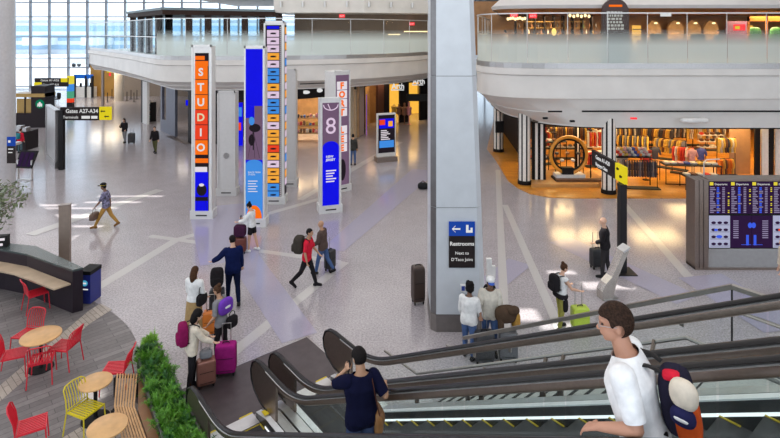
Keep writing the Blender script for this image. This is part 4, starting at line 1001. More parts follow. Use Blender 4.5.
# shop backs and glowing interiors
struct(MB(SHW).prism([(-17.5,48),(-9.5,40),(-5,40.5),(-1,43.5),(-1,43.8),(-5,40.8),(-9.5,40.3),(-17.5,48.3)], 0, 3.9).build('wall_shop_back'))
struct(MB(SHD).prism([(-11.6,34.9),(-11.4,34.9),(-9.6,40.2),(-9.8,40.2)],0,3.9).build('wall_shop_side')); struct(MB(SHW).prism([(-2.4,37.2),(-2.2,37.2),(-1.6,43.2),(-1.8,43.2)],0,3.9).build('wall_shop_side'))
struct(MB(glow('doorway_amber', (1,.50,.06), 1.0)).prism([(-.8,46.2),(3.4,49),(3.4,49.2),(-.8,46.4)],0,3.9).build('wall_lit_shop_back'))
for p, e, c in (((-6.5,37,3.5), 260, (1,.7,.4)), ((-4,38.5,3.5), 110, (1,.72,.42)), ((-16,42,3.5), 60, (1,.9,.8)), ((.8,45,3.3), 160, (1,.6,.2)), ((-30,56,3.8), 200, (1,.8,.5)), ((-1.2,41.5,3.4),70,(1,.6,.3))):
    area('shop_light', p, 3, 2, e, c)
for px in (307, 312, 316, 303):
    x, y, z = AT(px, 102, 36); tag(MB(LW).ell((x, y, 3.1), (.10,.10,.13), 8, 6).mt(M_BLACK).cyl(x,y,3.2,3.9,.01,5).build('pendant_lamp'), 'small glowing pendant lamp in the gift shop', 'lamp', 'pendant lamps in the gift shop')
GC = [mat('goods_'+n, c, .5, 0, .2, 9) for n, c in (('red',(.55,.03,.03)),('blue',(.06,.15,.45)),('white',(.65,.62,.58)),('dark',(.05,.045,.05)),('green',(.06,.28,.08)),('gold',(.55,.36,.06)),('pink',(.6,.25,.28)),('brown',(.22,.10,.05)))]
rg = random.Random(21)
t = thing('shelf_unit', 'wooden display shelves full of goods in the gift shop', 'shelf', (-7.0, 35.9, 0)); x0 = AT(296,100,35.9)[0]+7.0
MB(SHW).box(x0, x0+2.0, 0, .5, .5, .56).box(x0, x0+2.0, 0, .5, 1.0, 1.06).box(x0, x0+2.0, .2, .5, 1.5, 1.56).box(x0, x0+.05, 0, .5, 0, 2).box(x0+1.95, x0+2, 0, .5, 0, 2).build('shelf', t)
for r in range(3):
    for k in range(9):
        h = rg.uniform(.15,.32); x = -7.0+x0+.12+k*.21
        tag(MB(rg.choice(GC)).rbox((x, 36.0+(.15 if r == 2 else 0), .57+r*.5+h/2), (.16,.2,h), 5, 12, 6).build('gift_box', smooth=True), 'small coloured gift on the gift shop shelves', 'gift', 'goods on the gift shop shelves')
# shop names above
for px, Y, s_, tx_ in ((300, 34.0, .35, ''),(312, 34.3,.3,'')): pass
tag(MB(M_WTXT).ell((AT(304,93.5,34.2)[0],34.93,AT(304,93.5,34.2)[2]), (.28,.03,.12), 10, 6).build('shop_emblem'), 'left pale oval emblem over the gift shop', 'emblem')
tag(MB(M_WTXT).ell((AT(317,92.5,34.2)[0],35.45,AT(317,92.5,34.2)[2]), (.22,.03,.14), 10, 6).build('shop_emblem'), 'right pale round emblem over the gift shop', 'emblem')
for px0, px1, yb, Y, lab in ((391,404,89.5,41.6,'white lit shop name over the left bright doorway'), (412,423,84.5,43.2,'white lit shop name over the right bright doorway')):
    x0, _, z0 = AT(px0, yb, Y); x1 = AT(px1, yb, Y)[0]; t = thing('shop_name_sign', lab, 'sign', (x0, Y, z0))
    text('Arth', .62, M_WTXT, t, (.05, 0, .06), name='lettering', depth=.03, sx=.85, off=.012); MB(M_WTXT).box(0, x1-x0, -.1, .0, -.06, .0).build('base_bar', t); MB(M_BLACK).box(.05, x1-x0-.05, 0, .25, -.05, 0).build('bracket', t)
x, y, z = AT(418, 97.5, 39.5); t = thing('projecting_sign', 'black box sign sticking out near the bright doorways beside the column', 'sign', (x, y, z)); MB(M_BLACK).box(-.85,.75,-.1,.1,-.26,.26).build('box', t); MB(M_WTXT).box(.76,.86,-.05,.05,-.08,.08).build('lamp', t)
MB(M_BLACK).box(-.03,.03,-.03,.03,.26,1.0).build('hanger', t)
for px, py, c, h, lab in ((404.5,124.5,7,1.7,'dressed display figure between the bright doorways'),(409,124.5,6,1.8,'pink display figure between the bright doorways'),(394,123,5,1.5,'golden display figure in front of the left bright doorway'),(399,124,7,1.6,'brown display figure in front of the left bright doorway')):
    x, y = G(px, py); t = thing('display_figure', lab, 'mannequin', (x, y, 0)); MB(GC[c]).lathe([(0,0),(.2,.02),(.04,.05),(.04,.7),(.22,.8),(.18,1.1),(.24,1.35),(.07,1.45),(.08,h),(0,h+.05)], n=12).build('body', t, True)
# long blue screen in the shopfront behind the pylons, and goods racks at the left shop
x0, y0, z0 = AT(235.5, 147, 34.6); x1, _, z1 = AT(243, 108, 34.6); tag(MB(BLU).box(x0, x1, 34.5, 34.6, 0, 2.8).mt(ORD).box(x0+.1, x1-.1, 34.48, 34.5, 1.0, 1.5).mt(SKY_).box(x0+.1,x1-.05,34.48,34.5,1.9,2.5).build('poster_screen'), 'blue and red lit poster in the shopfront behind the pylons', 'poster')
def rackgoods(px, py, lab):
    x, y = G(px, py); t = thing('goods_rack', lab, 'rack', (x, y, 0), -.7)
    MB(M_DARKMET).box(-.4,.4,-.25,.25,0,.06).box(-.4,-.36,-.25,.25,0,1.6).box(.36,.4,-.25,.25,0,1.6).build('frame', t)
    for r in range(4):
        MB(M_DARKMET).box(-.38,.38,-.24,.24,.25+r*.38,.28+r*.38).build('shelf', t)
        for k in range(4): MB(rg.choice(GC)).rbox((-.28+k*.19,-.05,.38+r*.38), (.15,.3,.18), 5, 10, 6).build('goods', t)
rackgoods(151, 121, 'rack of coloured packets at the corner shop entrance')
tag(MB(M_BLACK).box(0,1,0,.06,0,.9).box(.45,.55,.02,.06,-1.2,0).build('shop_monitor'), 'dark monitor inside the blue grey shopfront', 'monitor').location = (-14.6, 38.3, 1.2)
tag(MB(BLU).box(0,.5,0,.05,0,.4).build('menu_screen'), 'small lit screen inside the dark shopfront', 'screen').location = (-15.0, 38.9, 2.0)
tag(MB(mat('shop_threshold', (.10,.07,.06), .4)).prism([tuple(hit(172,SP[0],SP[1])-Vector((.3,.25))), tuple(hit(190.6,SP[0],SP[1])-Vector((.3,.25))), tuple(hit(190.6,SP[0],SP[1])), tuple(hit(172,SP[0],SP[1]))],0,.01).build('threshold'), 'dark threshold strip at the dark shopfront', 'threshold')
x = AT(371,110,38)[0]; tag(MB(glow('violet_edge', (.25,.10,.55), .8)).box(x-.35,x-.30,38.1,38.2,0,2.9).build('light_edge'), 'violet lit edges of the window next to the brown door', 'lamp')

# ------------------------------------------------------------ clothes shop on the right
struct(MB(M_WOOD).prism([G(487,149.5),G(494,158),G(499,166),G(508,181),G(518,188.5),G(530,194),G(548,197.5),G(570,198.5),(22,23.55),(36,23.55),(36,40),(8.6,44)],0,.03).build('floor_shop'))
WBK = mat('wall_shop_wood', (.06,.022,.008), .5, 0, .12, 2)
struct(MB(WBK).prism([(8.4,40),(30,40),(30,40.3),(8.4,40.3)],.03,3.05).build('wall_shop_rear'))
struct(MB(SHD).prism([(7.6,30),(7.75,30),(8.6,40),(8.4,40)],.03,3.05).build('wall_shop_side_left'))
struct(MB(mat('ceiling_shop', (.10,.07,.05), .6)).prism([(6.9,25.6),(9,24.4),(40,24.4),(40,41),(9,41)],3.06,3.2).build('ceiling_shop'))
for x in (9.5, 13.5, 17.5, 21.5):
    for y in (27, 31, 36): area('shop_light', (x, y, 3.0), 2.4, 1.6, 125, (1, .70, .33))
SW, SB = mat('stripe_white', (.78,.75,.70), .5), mat('stripe_black', (.012,.010,.010), .6, spec=.15)
def stripecol(px, py, r, lab, z0=0.0):
    x, y = G(px, py); t = thing('striped_column', lab, 'column', (x, y+r, 0)); n = 24
    MB(SB).cyl(0,0,0,.22,r+.03,24).build('base_ring', t, True)
    s = MB(SW, SB)
    for j in range(n):
        s.k = 1 if j % 3 == 0 else 0
        a0, a1 = 2*PI*j/n, 2*PI*(j+1)/n; s.add([(r*math.cos(a0),r*math.sin(a0),.22),(r*math.cos(a1),r*math.sin(a1),.22),(r*math.cos(a1),r*math.sin(a1),3.9),(r*math.cos(a0),r*math.sin(a0),3.9)], [(0,1,2,3)])
    s.build('striped_shaft', t)
stripecol(499.5,153,.30,'striped column farthest left under the right deck'); stripecol(526,186,.29,'striped column at the corner of the clothes shop'); stripecol(611.5,195.5,.31,'striped column at the front of the clothes shop beside the sign')
x, y = G(499.5,153); tag(MB(M_BLACK).box(x-.25,x+.25,y-.07,y+.03,1.25,1.95).build('poster'), 'dark poster on the farthest left striped column', 'poster')
# slatted stripe walls
for a, n_, lab in (((537,183.5),3,'black and white striped panel right of the corner column'),):
    x, y = G(*a); t = thing('striped_panel', lab, 'panel', (x, y, 0))
    for k in range(5): MB(SW if k % 2 else SB).box(-.22+k*.13, -.22+(k+1)*.13, 0, .2, .03, 3.05).build('stripe', t)
x0, y0 = 18.25, 26.5; t = thing('striped_wall', 'wide black and white striped wall at the right end of the shop', 'wall panel', (x0, y0, 0), -.22)
for k in range(14): MB(SW if k % 2 else SB).box(k*.30, k*.30+(.19 if k%2 else .11)+.11, 0-(0 if k%2 else .03), .12, .03, 3.05).build('stripe', t)
tag(MB(mat('oak_panel', (.42,.24,.12), .5, 0, .12, 2)).box(17.65,18.7,27.5,27.6,.03,3.05).build('wood_panel'), 'tall brown wood panel beside the striped wall', 'panel')
for px, w_, lab in ((578,.22,'black post left of the cream display bay'),(607,.1,'black post behind the front striped column')):
    x = AT(px,150,27)[0]; tag(MB(SB).box(x-w_/2,x+w_/2,27,27.2,.03,3.05).mt(SW).box(x-.03,x+.03,26.99,27,.03,3.05).build('shop_post'), lab, 'post')
# big ring display on podium
rx, ry = G(569, 186); t = thing('ring_display', 'big orange ring display stand on a low wooden podium', 'display', (rx, ry, .03))
MB(mat('podium_wood', (.50,.26,.08), .4)).prism([(-1.9,-.35),(1.3,-.35),(1.9,.9),(1.9,2.2),(-1.2,2.2)],0,.16).build('podium', t)
MB(mat('ring_orange', (.75,.32,.03), .35)).tube([(.15+.88*math.cos(j*PI/20), .5, 1.35+.88*math.sin(j*PI/20)) for j in range(41)], .085, 8).build('ring', t, True)
MB(M_BLACK).tube([(.15+.76*math.cos(j*PI/20), .5, 1.35+.76*math.sin(j*PI/20)) for j in range(41)], .045, 6).box(-.2,.35,.35,.65,.3,.75).build('ring_liner', t, True)
MB(M_BLACK).box(-.6,.4,.1,.9,.16,.24).build('foot', t); MB(M_WHITE).box(-.5,.9,.3,.9,.24,.42).build('plinth', t); MB(M_DKWOOD).box(-.6,1.9,.0,.25,.17,.28).build('display_plank', t)
for k in range(6): tag(MB(GC[(2,3,2,7,2,3)[k]]).rbox((rx-.55+k*.27, ry+1.0, 1.0+.35*(k%2)), (.2,.2,.14), 3, 10, 6).build('shoe', smooth=True), 'small light item shown inside the orange ring', 'accessory', 'items inside the ring display')
# garments
def garment(name, m, loc, rz, s=1.0, grp=None, lab=None):
    key = name + m.name
    if key not in garment.me:
        g = MB(m); rs = []
        for z, wx, wy in ((0,.20,.025),(-.06,.215,.05),(-.2,.17,.055),(-.45,.165,.05),(-.72,.19,.055)): rs.append([(wx*math.cos(a*PI/6), wy*math.sin(a*PI/6), z) for a in range(12)])
        g.ring_loft(rs)
        for sg_ in (-1,1): g.tube([(sg_*.17,0,-.05),(sg_*.24,0,-.25),(sg_*.26,.01,-.42)], [.055,.05,.04], 8, flat=(.6,1))
        o = g.build(name, None, True); garment.me[key] = o.data; bpy.data.objects.remove(o)
    o = bpy.data.objects.new(name, garment.me[key]); C.objects.link(o); o.location = loc; o.rotation_euler = (0,0,rz); o.scale = (s,s,s)
    return tag(o, lab, 'garment', grp)
garment.me = {}
orr = mat('cloth_orange', (.70,.20,.02), .8, 0, .15, 12)
def rack(x, y, L, rz, h, cols, lab, grp, glab, n=None):
    t = thing('clothes_rack', lab, 'clothes rack', (x,y,.03), rz)
    MB(M_BLACK).box(-L/2,L/2,-.22,.22,0,.04).build('base', t)
    MB(M_BLACK).tube([(-L/2+.1,0,.04),(-L/2+.1,0,h),(L/2-.1,0,h),(L/2-.1,0,.04)], .018, 6).build('frame', t)
    n = n or int((L-.3)/.11); R_ = Matrix.Rotation(rz,3,'Z')
    for k in range(n):
        p = R_ @ Vector((-L/2+.18+(L-.36)*k/(n-1), 0, h-.03)); garment('garment', cols[k % len(cols)], (x+p.x, y+p.y, .03+p.z), rz+PI/2-.25, 1, grp, glab)
dk, gy_, br, ye, re, wh, bl_, pk = [mat('cloth_'+n, c, .8, 0, .15, 12) for n, c in (('dark',(.05,.045,.06)),('grey',(.20,.19,.20)),('brown',(.16,.07,.035)),('yellow',(.68,.42,.07)),('red',(.6,.05,.03)),('white',(.66,.60,.52)),('blue',(.07,.09,.30)),('pink',(.62,.32,.30)))]
def FP(px, Y): return ((px-390)*Y/F, Y)
rack(*FP(640,25.0),1.75,-.12,1.32,[dk,gy_,dk,br,dk],'low black rack of dark clothes at the shop front','dark clothes on the front rack','dark garment on the low front rack')
rack(*FP(655,31),2.1,-.6,1.75,[dk,dk,br,ye,ye],'rack of black and yellow clothes behind the front rack','clothes on the rack behind the front rack','black or yellow garment on the rack behind the front rack')
rack(*FP(633,28.5),1.8,-.3,1.8,[ye,dk,ye,gy_],'rack of yellow and dark clothes left behind the front rack','clothes left behind the front rack','yellow or dark garment left behind the front rack')
rack(*FP(670,28.6),1.7,-.7,1.6,[ye,gy_,ye,br,ye],'rack of yellow and grey clothes in the middle of the shop','clothes on the middle rack','yellow or grey garment on the middle rack')
rack(*FP(683,27.6),1.2,-.5,1.4,[re,wh,orr,re],'rack with orange and cream clothes behind the display tables','clothes behind the tables','orange or cream garment behind the display tables')
rack(*FP(696,30.0),1.3,.0,2.1,[ye,wh,wh,ye],'high rail of cream and yellow tops','tops on the high rail','cream or yellow top on the high rail')
rack(*FP(726,27.2),1.2,.1,1.95,[ye,wh,ye,br,dk],'rack of cream and brown clothes by the wood panel','clothes by the wood panel','cream or brown garment by the wood panel')
rack(*FP(725,26.7),1.1,.1,1.0,[orr,orr,ye,br],'low rack of ochre trousers by the wood panel','ochre trousers by the wood panel','ochre trousers on the low rack by the wood panel')
rack(*FP(546,29.5),1.6,.3,1.8,[br,re,ye,br,dk],'high rack of brown and red coats left of the ring','coats left of the ring','brown or red coat left of the ring')
rack(*FP(568,30.8),2.4,0,1.85,[br,br,dk,ye,br],'long rack of brown coats behind the ring','coats behind the ring','brown coat on the long rack behind the ring')
rack(*FP(596,29.0),1.2,0,1.9,[wh,re,orr,re],'rack with red garments right of the ring','garments right of the ring','red or cream garment right of the ring')
rack(*FP(630,32.5),3.0,0,1.5,[dk,ye,br,dk,wh],'long rack of dark clothes at the rear wall','clothes at the rear wall','garment on the rear wall rack')
rack(*FP(672,33.5),2.8,0,1.5,[br,dk,wh,dk,gy_],'second long rack at the rear wall','clothes on the second rear rack','garment on the second rear wall rack')
rack(*FP(709,33),2.2,0,1.5,[wh,ye,br,gy_],'right long rack at the rear wall','clothes on the right rear rack','garment on the right rear wall rack')
rack(*FP(560,33.5),4.0,0,1.4,[br,dk,re,br,dk,ye],'long dark rack at the rear left of the shop','clothes on the rear left rack','dark or red garment on the rear left rack')
rack(*FP(655,34.5),7.0,0,1.25,[dk,br,ye,dk,gy_,dk,wh],'very long rack along the rear wall','clothes along the rear wall','garment on the very long rear rack')
# soft heap of tops over the front rack
hr_ = random.Random(8); hx, hy = FP(638,25.2)
tag(MB(M_BLACK).box(hx-.95,hx+.75,hy+.12,hy+.6,1.38,1.42).box(hx-.95,hx-.91,hy+.3,hy+.34,.03,1.38).box(hx+.71,hx+.75,hy+.3,hy+.34,.03,1.38).build('shelf_table'), 'narrow black shelf of heaped tops over the front rack', 'shelf')
for k in range(34):
    m = [wh,re,wh,ye,pk,gy_,wh,bl_,orr,wh,pk][k % 11]; row = k//12
    o = tag(MB(m).rbox((0,0,0), (hr_.uniform(.14,.24), hr_.uniform(.18,.28), hr_.uniform(.10,.18)), 3, 12, 8).build('sweater', smooth=True), 'soft crumpled top heaped on the shelf over the front rack', 'top', 'tops heaped over the front rack')
    o.location = (hx-.85+.14*(k % 12)+.03*row, hy+.36, 1.49+.14*row); o.rotation_euler = (hr_.uniform(-.5,.5), hr_.uniform(-.5,.5), hr_.uniform(-1,1))
def dtable(x, y, L, W, h, rz, lab, g, cols):
    t = thing('display_table', lab, 'table', (x,y,.03), rz); MB(M_BLACK).box(-L/2,L/2,-W/2,W/2,h-.04,h).build('tabletop', t)
    for a in (-1,1):
        for b in (-1,1): MB(M_BLACK).box(a*(L/2-.03)-.015,a*(L/2-.03)+.015,b*(W/2-.03)-.015,b*(W/2-.03)+.015,0,h-.04).build('leg', t)
    MB(M_BLACK).box(-L/2,L/2,-W/2,-W/2+.03,0,.03).build('foot_rail', t)
    R_ = Matrix.Rotation(rz,3,'Z'); n = int(L/.30)
    for k in range(n):
        p = R_ @ Vector((-L/2+.2+k*(L-.4)/(n-1), 0, 0)); tag(MB(cols[k%len(cols)]).rbox((x+p.x,y+p.y,.03+h+.05), (.26,.36,.10), 5, 14, 6).build('folded_clothes', smooth=True), 'folded clothes on '+lab, 'folded clothes', g)
dtable(*FP(690,25.9),2.6,.8,.93,-.10,'the higher black display table','folded clothes on the higher table',[wh,wh,pk,bl_,wh,ye])
dtable(*FP(700,25.0),1.6,.7,.62,-.10,'the lower black display table','folded clothes on the lower table',[wh,br,wh,re])
dtable(*FP(541,27.4),1.3,.8,.9,.2,'the black table left of the ring','folded clothes left of the ring',[re,GC[4],wh,br])
dtable(*FP(598,26.6),1.3,.7,1.3,.2,'the cream table right of the ring','folded clothes right of the ring',[wh,re,wh,pk])
dtable(*FP(552,28.6),1.4,.7,1.5,.2,'the high black table behind the ring','folded clothes behind the ring',[re,wh,br,ye,wh])
# shirt torso mannequins
for px, y, m, lab in ((692,27.0,pk,'pink shirt on a torso stand behind the display tables'),(701,27.3,bl_,'blue shirt on a torso stand behind the display tables'),(591,26.3,re,'red shirt on a torso stand right of the ring'),(538,26.6,re,'red top on a torso stand left of the ring'),(622,25.9,wh,'cream hoodie on a torso stand behind the front rack'),(646,26.4,re,'red top on a torso stand behind the front rack'),(655,27.5,dk,'black top on a torso stand in the middle of the shop'),(581,31,wh,'white shirt on a torso stand behind the ring')):
    x = FP(px,y)[0]; t = thing('torso_mannequin', lab, 'mannequin', (x,y,.03)); MB(M_BLACK).cyl(0,0,0,.03,.16,14).cyl(0,0,.03,1.0,.015,8).build('stand', t)
    s = MB(m); s.ring_loft([[(wx*math.cos(a*PI/8), wy*math.sin(a*PI/8), z) for a in range(16)] for z, wx, wy in ((.80,.18,.11),(1.05,.16,.11),(1.25,.21,.12),(1.35,.19,.08),(1.41,.06,.05))])
    for sg_ in (-1,1): s.tube([(sg_*.18,0,1.31),(sg_*.25,0,1.15),(sg_*.26,-.02,1.0)], [.06,.055,.05], 8)
    s.build('shirt', t, True)
# wall shelves with shoes and bags
def wallshelf(x0, x1, y, lab, g, rows, cols):
    t = thing('wall_shelves', lab, 'shelf', (0,0,0)); s = MB(M_WHITE)
    for z in rows: s.box(x0, x1, y-.35, y, z, z+.03)
    s.build('shelf', t)
    for z in rows:
        k = 0; x = x0+.15
        while x < x1-.1:
            tag(MB(cols[(k*7+int(z*10)) % len(cols)]).rbox((x, y-.18, z+.10), (.2,.25,.14), 3, 10, 6).build('shoe', smooth=True), 'item on '+lab, 'accessory', g); x += .30; k += 1
wallshelf(9.3, 12.5, 31.5, 'the pale shelves seen through the ring', 'goods seen through the ring', (.6,1.05,1.5,1.95), [wh,dk,br,wh,gy_])
wallshelf(12.6, 15.0, 33.5, 'the pale shelves right of the ring', 'goods on the shelves right of the ring', (1.2,1.7,2.2), [ye,wh,re,br])
wallshelf(16.9, 18.2, 29.2, 'the shelves of caps above the low rack', 'caps above the low rack', (1.1,1.4,1.75), [wh,br,re,dk,br])
x, y, z = AT(611,118.5,23.68); tag(MB(RX).box(x-.13+1.0,x+.13+1.0,23.6,23.7,z-.03,z+.05).build('alarm_light'), 'small red light on the underside fascia above the shop', 'lamp')
for px, py in ((545,118),(572,121)):
    x, y, z = AT(px, py, 23.65); tag(MB(M_BLACK).box(x-.1,x+.1,23.55,23.68,z-.04,z+.04).build('ceiling_device'), 'tiny black device on the sloping underside of the right deck', 'device', 'tiny devices under the right deck')
for x0, x1, lab in ((681,705,'white curved projecting fitting over the shop'),(701,709,'small white bracket fitting over the shop')):
    a = AT(x0,122,23.4); b = AT(x1,122,23.4); tag(MB(M_WHITE).rbox(((a[0]+b[0])/2,23.5,a[2]+.05), (b[0]-a[0],.35,.22), 3, 14, 8).build('ceiling_fitting', smooth=True), lab, 'fitting')

# ------------------------------------------------------------ restaurant on the right deck
struct(MB(mat('floor_restaurant', (.10,.06,.04), .5)).prism([(6.5,25.5),(39,25.5),(39,37.8),(7.5,37.8)], ZT+.001, ZT+.03).build('floor_restaurant'))
struct(MB(mat('wall_restaurant', (.34,.18,.08), .55, 0, .25, 1.2)).prism([(6.0,38),(39,38),(39,38.3),(6.0,38.3)], ZT, 9.6).build('wall_restaurant'))
CP = inset(RP, 1.3); CPo = inset(RP, .9); CPu = inset(RP, 2.6)
s = MB(mat('soffit_white', (.62,.60,.59), .35, 0, .03, 1)); s.ring_loft([[(x,y,8.50) for x,y in CPo],[(x,y,8.66) for x,y in inset(RP,.82)],[(x,y,9.1) for x,y in CP],[(x,y,10.2) for x,y in CPu]], cap=False, closed=False); struct(s.build('trim_soffit_right', smooth=True))
struct(MB(mat('ceiling_restaurant', (.30,.13,.045), .5)).poly3([(x,y,8.56) for x,y in CPo]+[(39,58,8.56),(12,58,8.56)]).build('ceiling_restaurant'))
struct(MB(M_FASCIA).prism([(x,y) for x,y in CPu]+[(39,58),(12,58)], 10.2, 12.5).build('trim_bulkhead_right'))
for x in (9.5,14,18.5,23): area('restaurant_light', (x, 33, 8.4), 2.5, 3, 380, (1,.68,.36))
# arched stone niches with spot lamps, shelving, bar
def arch(px0, px1, lab):
    Y = 36.5; a, b = AT(px0,30,Y)[0], AT(px1,30,Y)[0]; t = thing('arched_niche', lab, 'niche', ((a+b)/2, Y, ZT)); w_ = (b-a)/2
    P_ = [(-w_,0),(w_,0)] + [(w_*math.cos(q*PI/12), 1.75+.7*math.sin(q*PI/12)) for q in range(13)]
    MB(mat('niche_stone', (.42,.27,.13), .7, 0, .25, 3)).ring_loft([[(x,y_,z) for x,z in P_] for y_ in (0,.25)]).build('back', t)
    MB(LW).ell((0,-.25,2.25), (.12,.12,.06), 10, 6).build('spot_lamp', t)
    l = bpy.data.lights.new('niche_spot','SPOT'); l.energy = 130; l.color = (1,.65,.25); l.spot_size = 1.3; l.shadow_soft_size = .08; o = bpy.data.objects.new('niche_spot', l); C.objects.link(o); o.location = ((a+b)/2, Y-.35, ZT+2.3)
for a, b, lab in ((647,661,'left arched stone niche behind the restaurant glass'),(686,701,'second arched stone niche in the restaurant'),(704,719,'third arched stone niche in the restaurant'),(668,684,'dark arched niche between the stone ones'),(731,746,'arched stone niche at the menu screen')): arch(a, b, lab)
Y = 33; t = thing('restaurant_bar', 'dark bar front with shelves behind the frosted glass', 'bar', (0,Y,ZT))
x0, x1 = AT(512,0,Y)[0], AT(600,0,Y)[0]
MB(M_DKWOOD).box(x0,x1,0,.7,.03,1.15).build('counter', t)
for r in range(3): MB(GOLD).box(x0+1.2,x1-.3,1.6,1.9,1.5+r*.4,1.54+r*.4).build('shelf', t)
for k in range(9): MB(SHD).box(x0+.6+k*.62,x0+.66+k*.62,1.5,1.95,.03,2.75).build('upright', t)
for k in range(26):
    px = 516+k*3.2; x = AT(px,0,Y+1.7)[0]; c = GC[(5,3,7,4,2,7)[k%6]]
    tag(MB(c).lathe([(0,0),(.05,0),(.05,.17),(.018,.23),(.018,.3),(0,.3)], x, Y+1.72, 8).build('bottle', smooth=True), 'bottle on the bar shelves behind the glass', 'bottle', 'bottles on the bar shelves').location = (0,0,ZT+1.54+.4*(k%2))
for k in range(8):
    for (xa, ya, n_) in ((507,18.5,1),):
        x, y, z = AT(508+k*2.4, 19-(k%3)*.5, 30); tag(MB(LW).ell((x,y,z),(.075,.075,.09),8,6).mt(M_BLACK).cyl(x,y,z+.09,8.5,.008,5).build('pendant_lamp'), 'small glowing globe pendant in the left cluster of the restaurant', 'lamp', 'left cluster of globe pendants')
for k in range(6):
    x, y, z = AT(570+k*3.8, 15.5+(k%2)*.8, 31); tag(MB(LW).ell((x,y,z),(.085,.085,.10),8,6).mt(M_BLACK).cyl(x,y,z+.09,8.5,.008,5).build('pendant_lamp'), 'small glowing globe pendant in the right cluster of the restaurant', 'lamp', 'right cluster of globe pendants')
x, y, z = AT(554,32,30); tag(MB(glow('lantern_yellow',(1,.62,.15),1.6)).ell((x,y,z),(.14,.14,.22),10,8).mt(M_BLACK).cyl(x,y,ZT+.03,z-.2,.02,6).build('lantern'), 'yellow green lantern on the bar', 'lamp')
# dark arched menu portal
Y = 24.25; a, b = AT(602,0,Y)[0], AT(629,0,Y)[0]; t = thing('menu_portal', 'dark arched portal with white chalk writing and an orange bar', 'portal', ((a+b)/2,Y,ZT)); w_ = (b-a)/2
P_ = [(-w_,0.03),(w_,0.03)] + [(w_*math.cos(q*PI/12), 2.55+.64*math.sin(q*PI/12)) for q in range(13)]
MB(mat('portal_dark',(.045,.016,.012),.4)).ring_loft([[(x,y_,z) for x,z in P_] for y_ in (0,.14)]).build('panel', t); MB(OR).box(-.30,.30,-.02,0,2.80,2.90).build('orange_bar', t)
a = MB(glow('chalk',(.8,.8,.75),.55)); rg = random.Random(2)
for r in range(6):
    x = -.40
    while x < .3: wd = rg.uniform(.05,.16); a.box(x,x+wd,-.02,0,1.75+r*.15,1.85+r*.15); x += wd+.05
a.build('chalk_writing', t)
x, y, z = AT(738,29,34); t = thing('menu_screen', 'red and yellow menu screen on a purple panel', 'screen', (x,y,z)); MB(mat('purple_panel',(.12,.05,.12),.5)).box(-.75,.6,0,.1,-.7,.5).box(-.1,.1,.02,.1,-(z-ZT)+.03,-.7).build('panel', t); MB(RX).box(-.3,.45,-.02,0,-.1,.3).mt(TXY).box(-.2,.1,-.03,-.02,0,.18).build('screen_face', t)
for px, w2, lab in ((747,10,'glowing amber shelf bay right of the menu screen'),(637,7,'glowing amber bay at the left niche')):
    x, y, z = AT(px,30,36.2); tag(MB(glow('amber_bay',(1,.52,.10),1.0)).box(x-.3,x+w2*.04,36.2,36.3,ZT+.4,ZT+2.1).mt(SHD).box(x-.3,x+w2*.04,36.1,36.2,ZT+1.3,ZT+1.36).box(x-.3,x+w2*.04,36.1,36.2,ZT+1.8,ZT+1.86).build('lit_shelf'), lab, 'shelf')
x, y, z = AT(768,20,32); t = thing('orange_framed_window', 'orange framed glass cabinet at the far right of the restaurant', 'cabinet', (x,y,ZT)); MB(mat('orange_frame',(.65,.22,.04),.4)).box(-1.2,1.5,0,.1,2.3,2.6).box(-1.2,-1.1,0,.1,.03,2.6).box(-.1,0,0,.1,.03,2.6).build('frame', t); MB(GC[4]).rbox((-.6,.3,1.5),(.7,.4,.9),3).rbox((.7,.3,1.5),(.7,.4,.9),3).build('plants', t, True)
x, y, z = AT(666,15,30); tag(MB(M_WTXT).box(x-.3,x+.3,y,y+.05,z-.08,z+.08).build('small_sign'), 'small pale sign on the restaurant bulkhead', 'sign')
for px, lab in ((657,'coffee machine on the restaurant counter left'),(698,'till on the restaurant counter')):
    x, y, z = AT(px,36,33); tag(MB(M_BLACK).rbox((x,y,ZT+1.35),(.8,.4,.4),6,14,8).build('coffee_machine'), lab, 'machine')
tag(MB(M_DKWOOD).box(AT(640,0,33)[0],AT(745,0,33)[0],32.8,33.4,ZT+.03,ZT+1.15).build('service_counter'), 'long dark service counter behind the frosted glass', 'counter')
# coffee table like charging post near the column
x, y = G(489,300); t = thing('charging_post', 'slim white charging post to the right of the big column', 'post', (x,y,0)); MB(M_WHITE).box(-.07,.07,-.05,.05,0,1.15).box(.06,.17,-.04,.04,.6,.95).build('body', t)
# ------------------------------------------------------------ people
SK1 = mat('skin_light', (.60,.36,.25), .55, 0, .04, 6); SK2 = mat('skin_tan', (.45,.25,.15), .55, 0, .04, 6); SK3 = mat('skin_brown', (.20,.10,.06), .55, 0, .04, 6)
HB = mat('hair_black', (.008,.006,.006), .7, 0, .3, 60, .15, 0, .6); HBR = mat('hair_brown', (.06,.027,.013), .7, 0, .5, 60, .15, 0, .6); HDB = mat('hair_dark_brown', (.03,.015,.009), .7, 0, .7, 70, .15, 0, 1.0)
def cl(n, c, r=.85, bump=.0): return mat('fabric_'+n, c, .95, 0, .12, 14, .08, 0, bump)
def ringtube(mb_, P, r, n=14):
    """closed tapered limb with round ends"""
    P = [Vector(p) for p in P]; d0 = (P[1]-P[0]).normalized(); d1 = (P[-1]-P[-2]).normalized()
    pts = [P[0]-d0*r[0]*.9] + [P[0]-d0*r[0]*.5] + P + [P[-1]+d1*r[-1]*.5] + [P[-1]+d1*r[-1]*.9]; rr = [r[0]*.4, r[0]*.85] + list(r) + [r[-1]*.85, r[-1]*.4]
    mb_.tube(pts, rr, n)
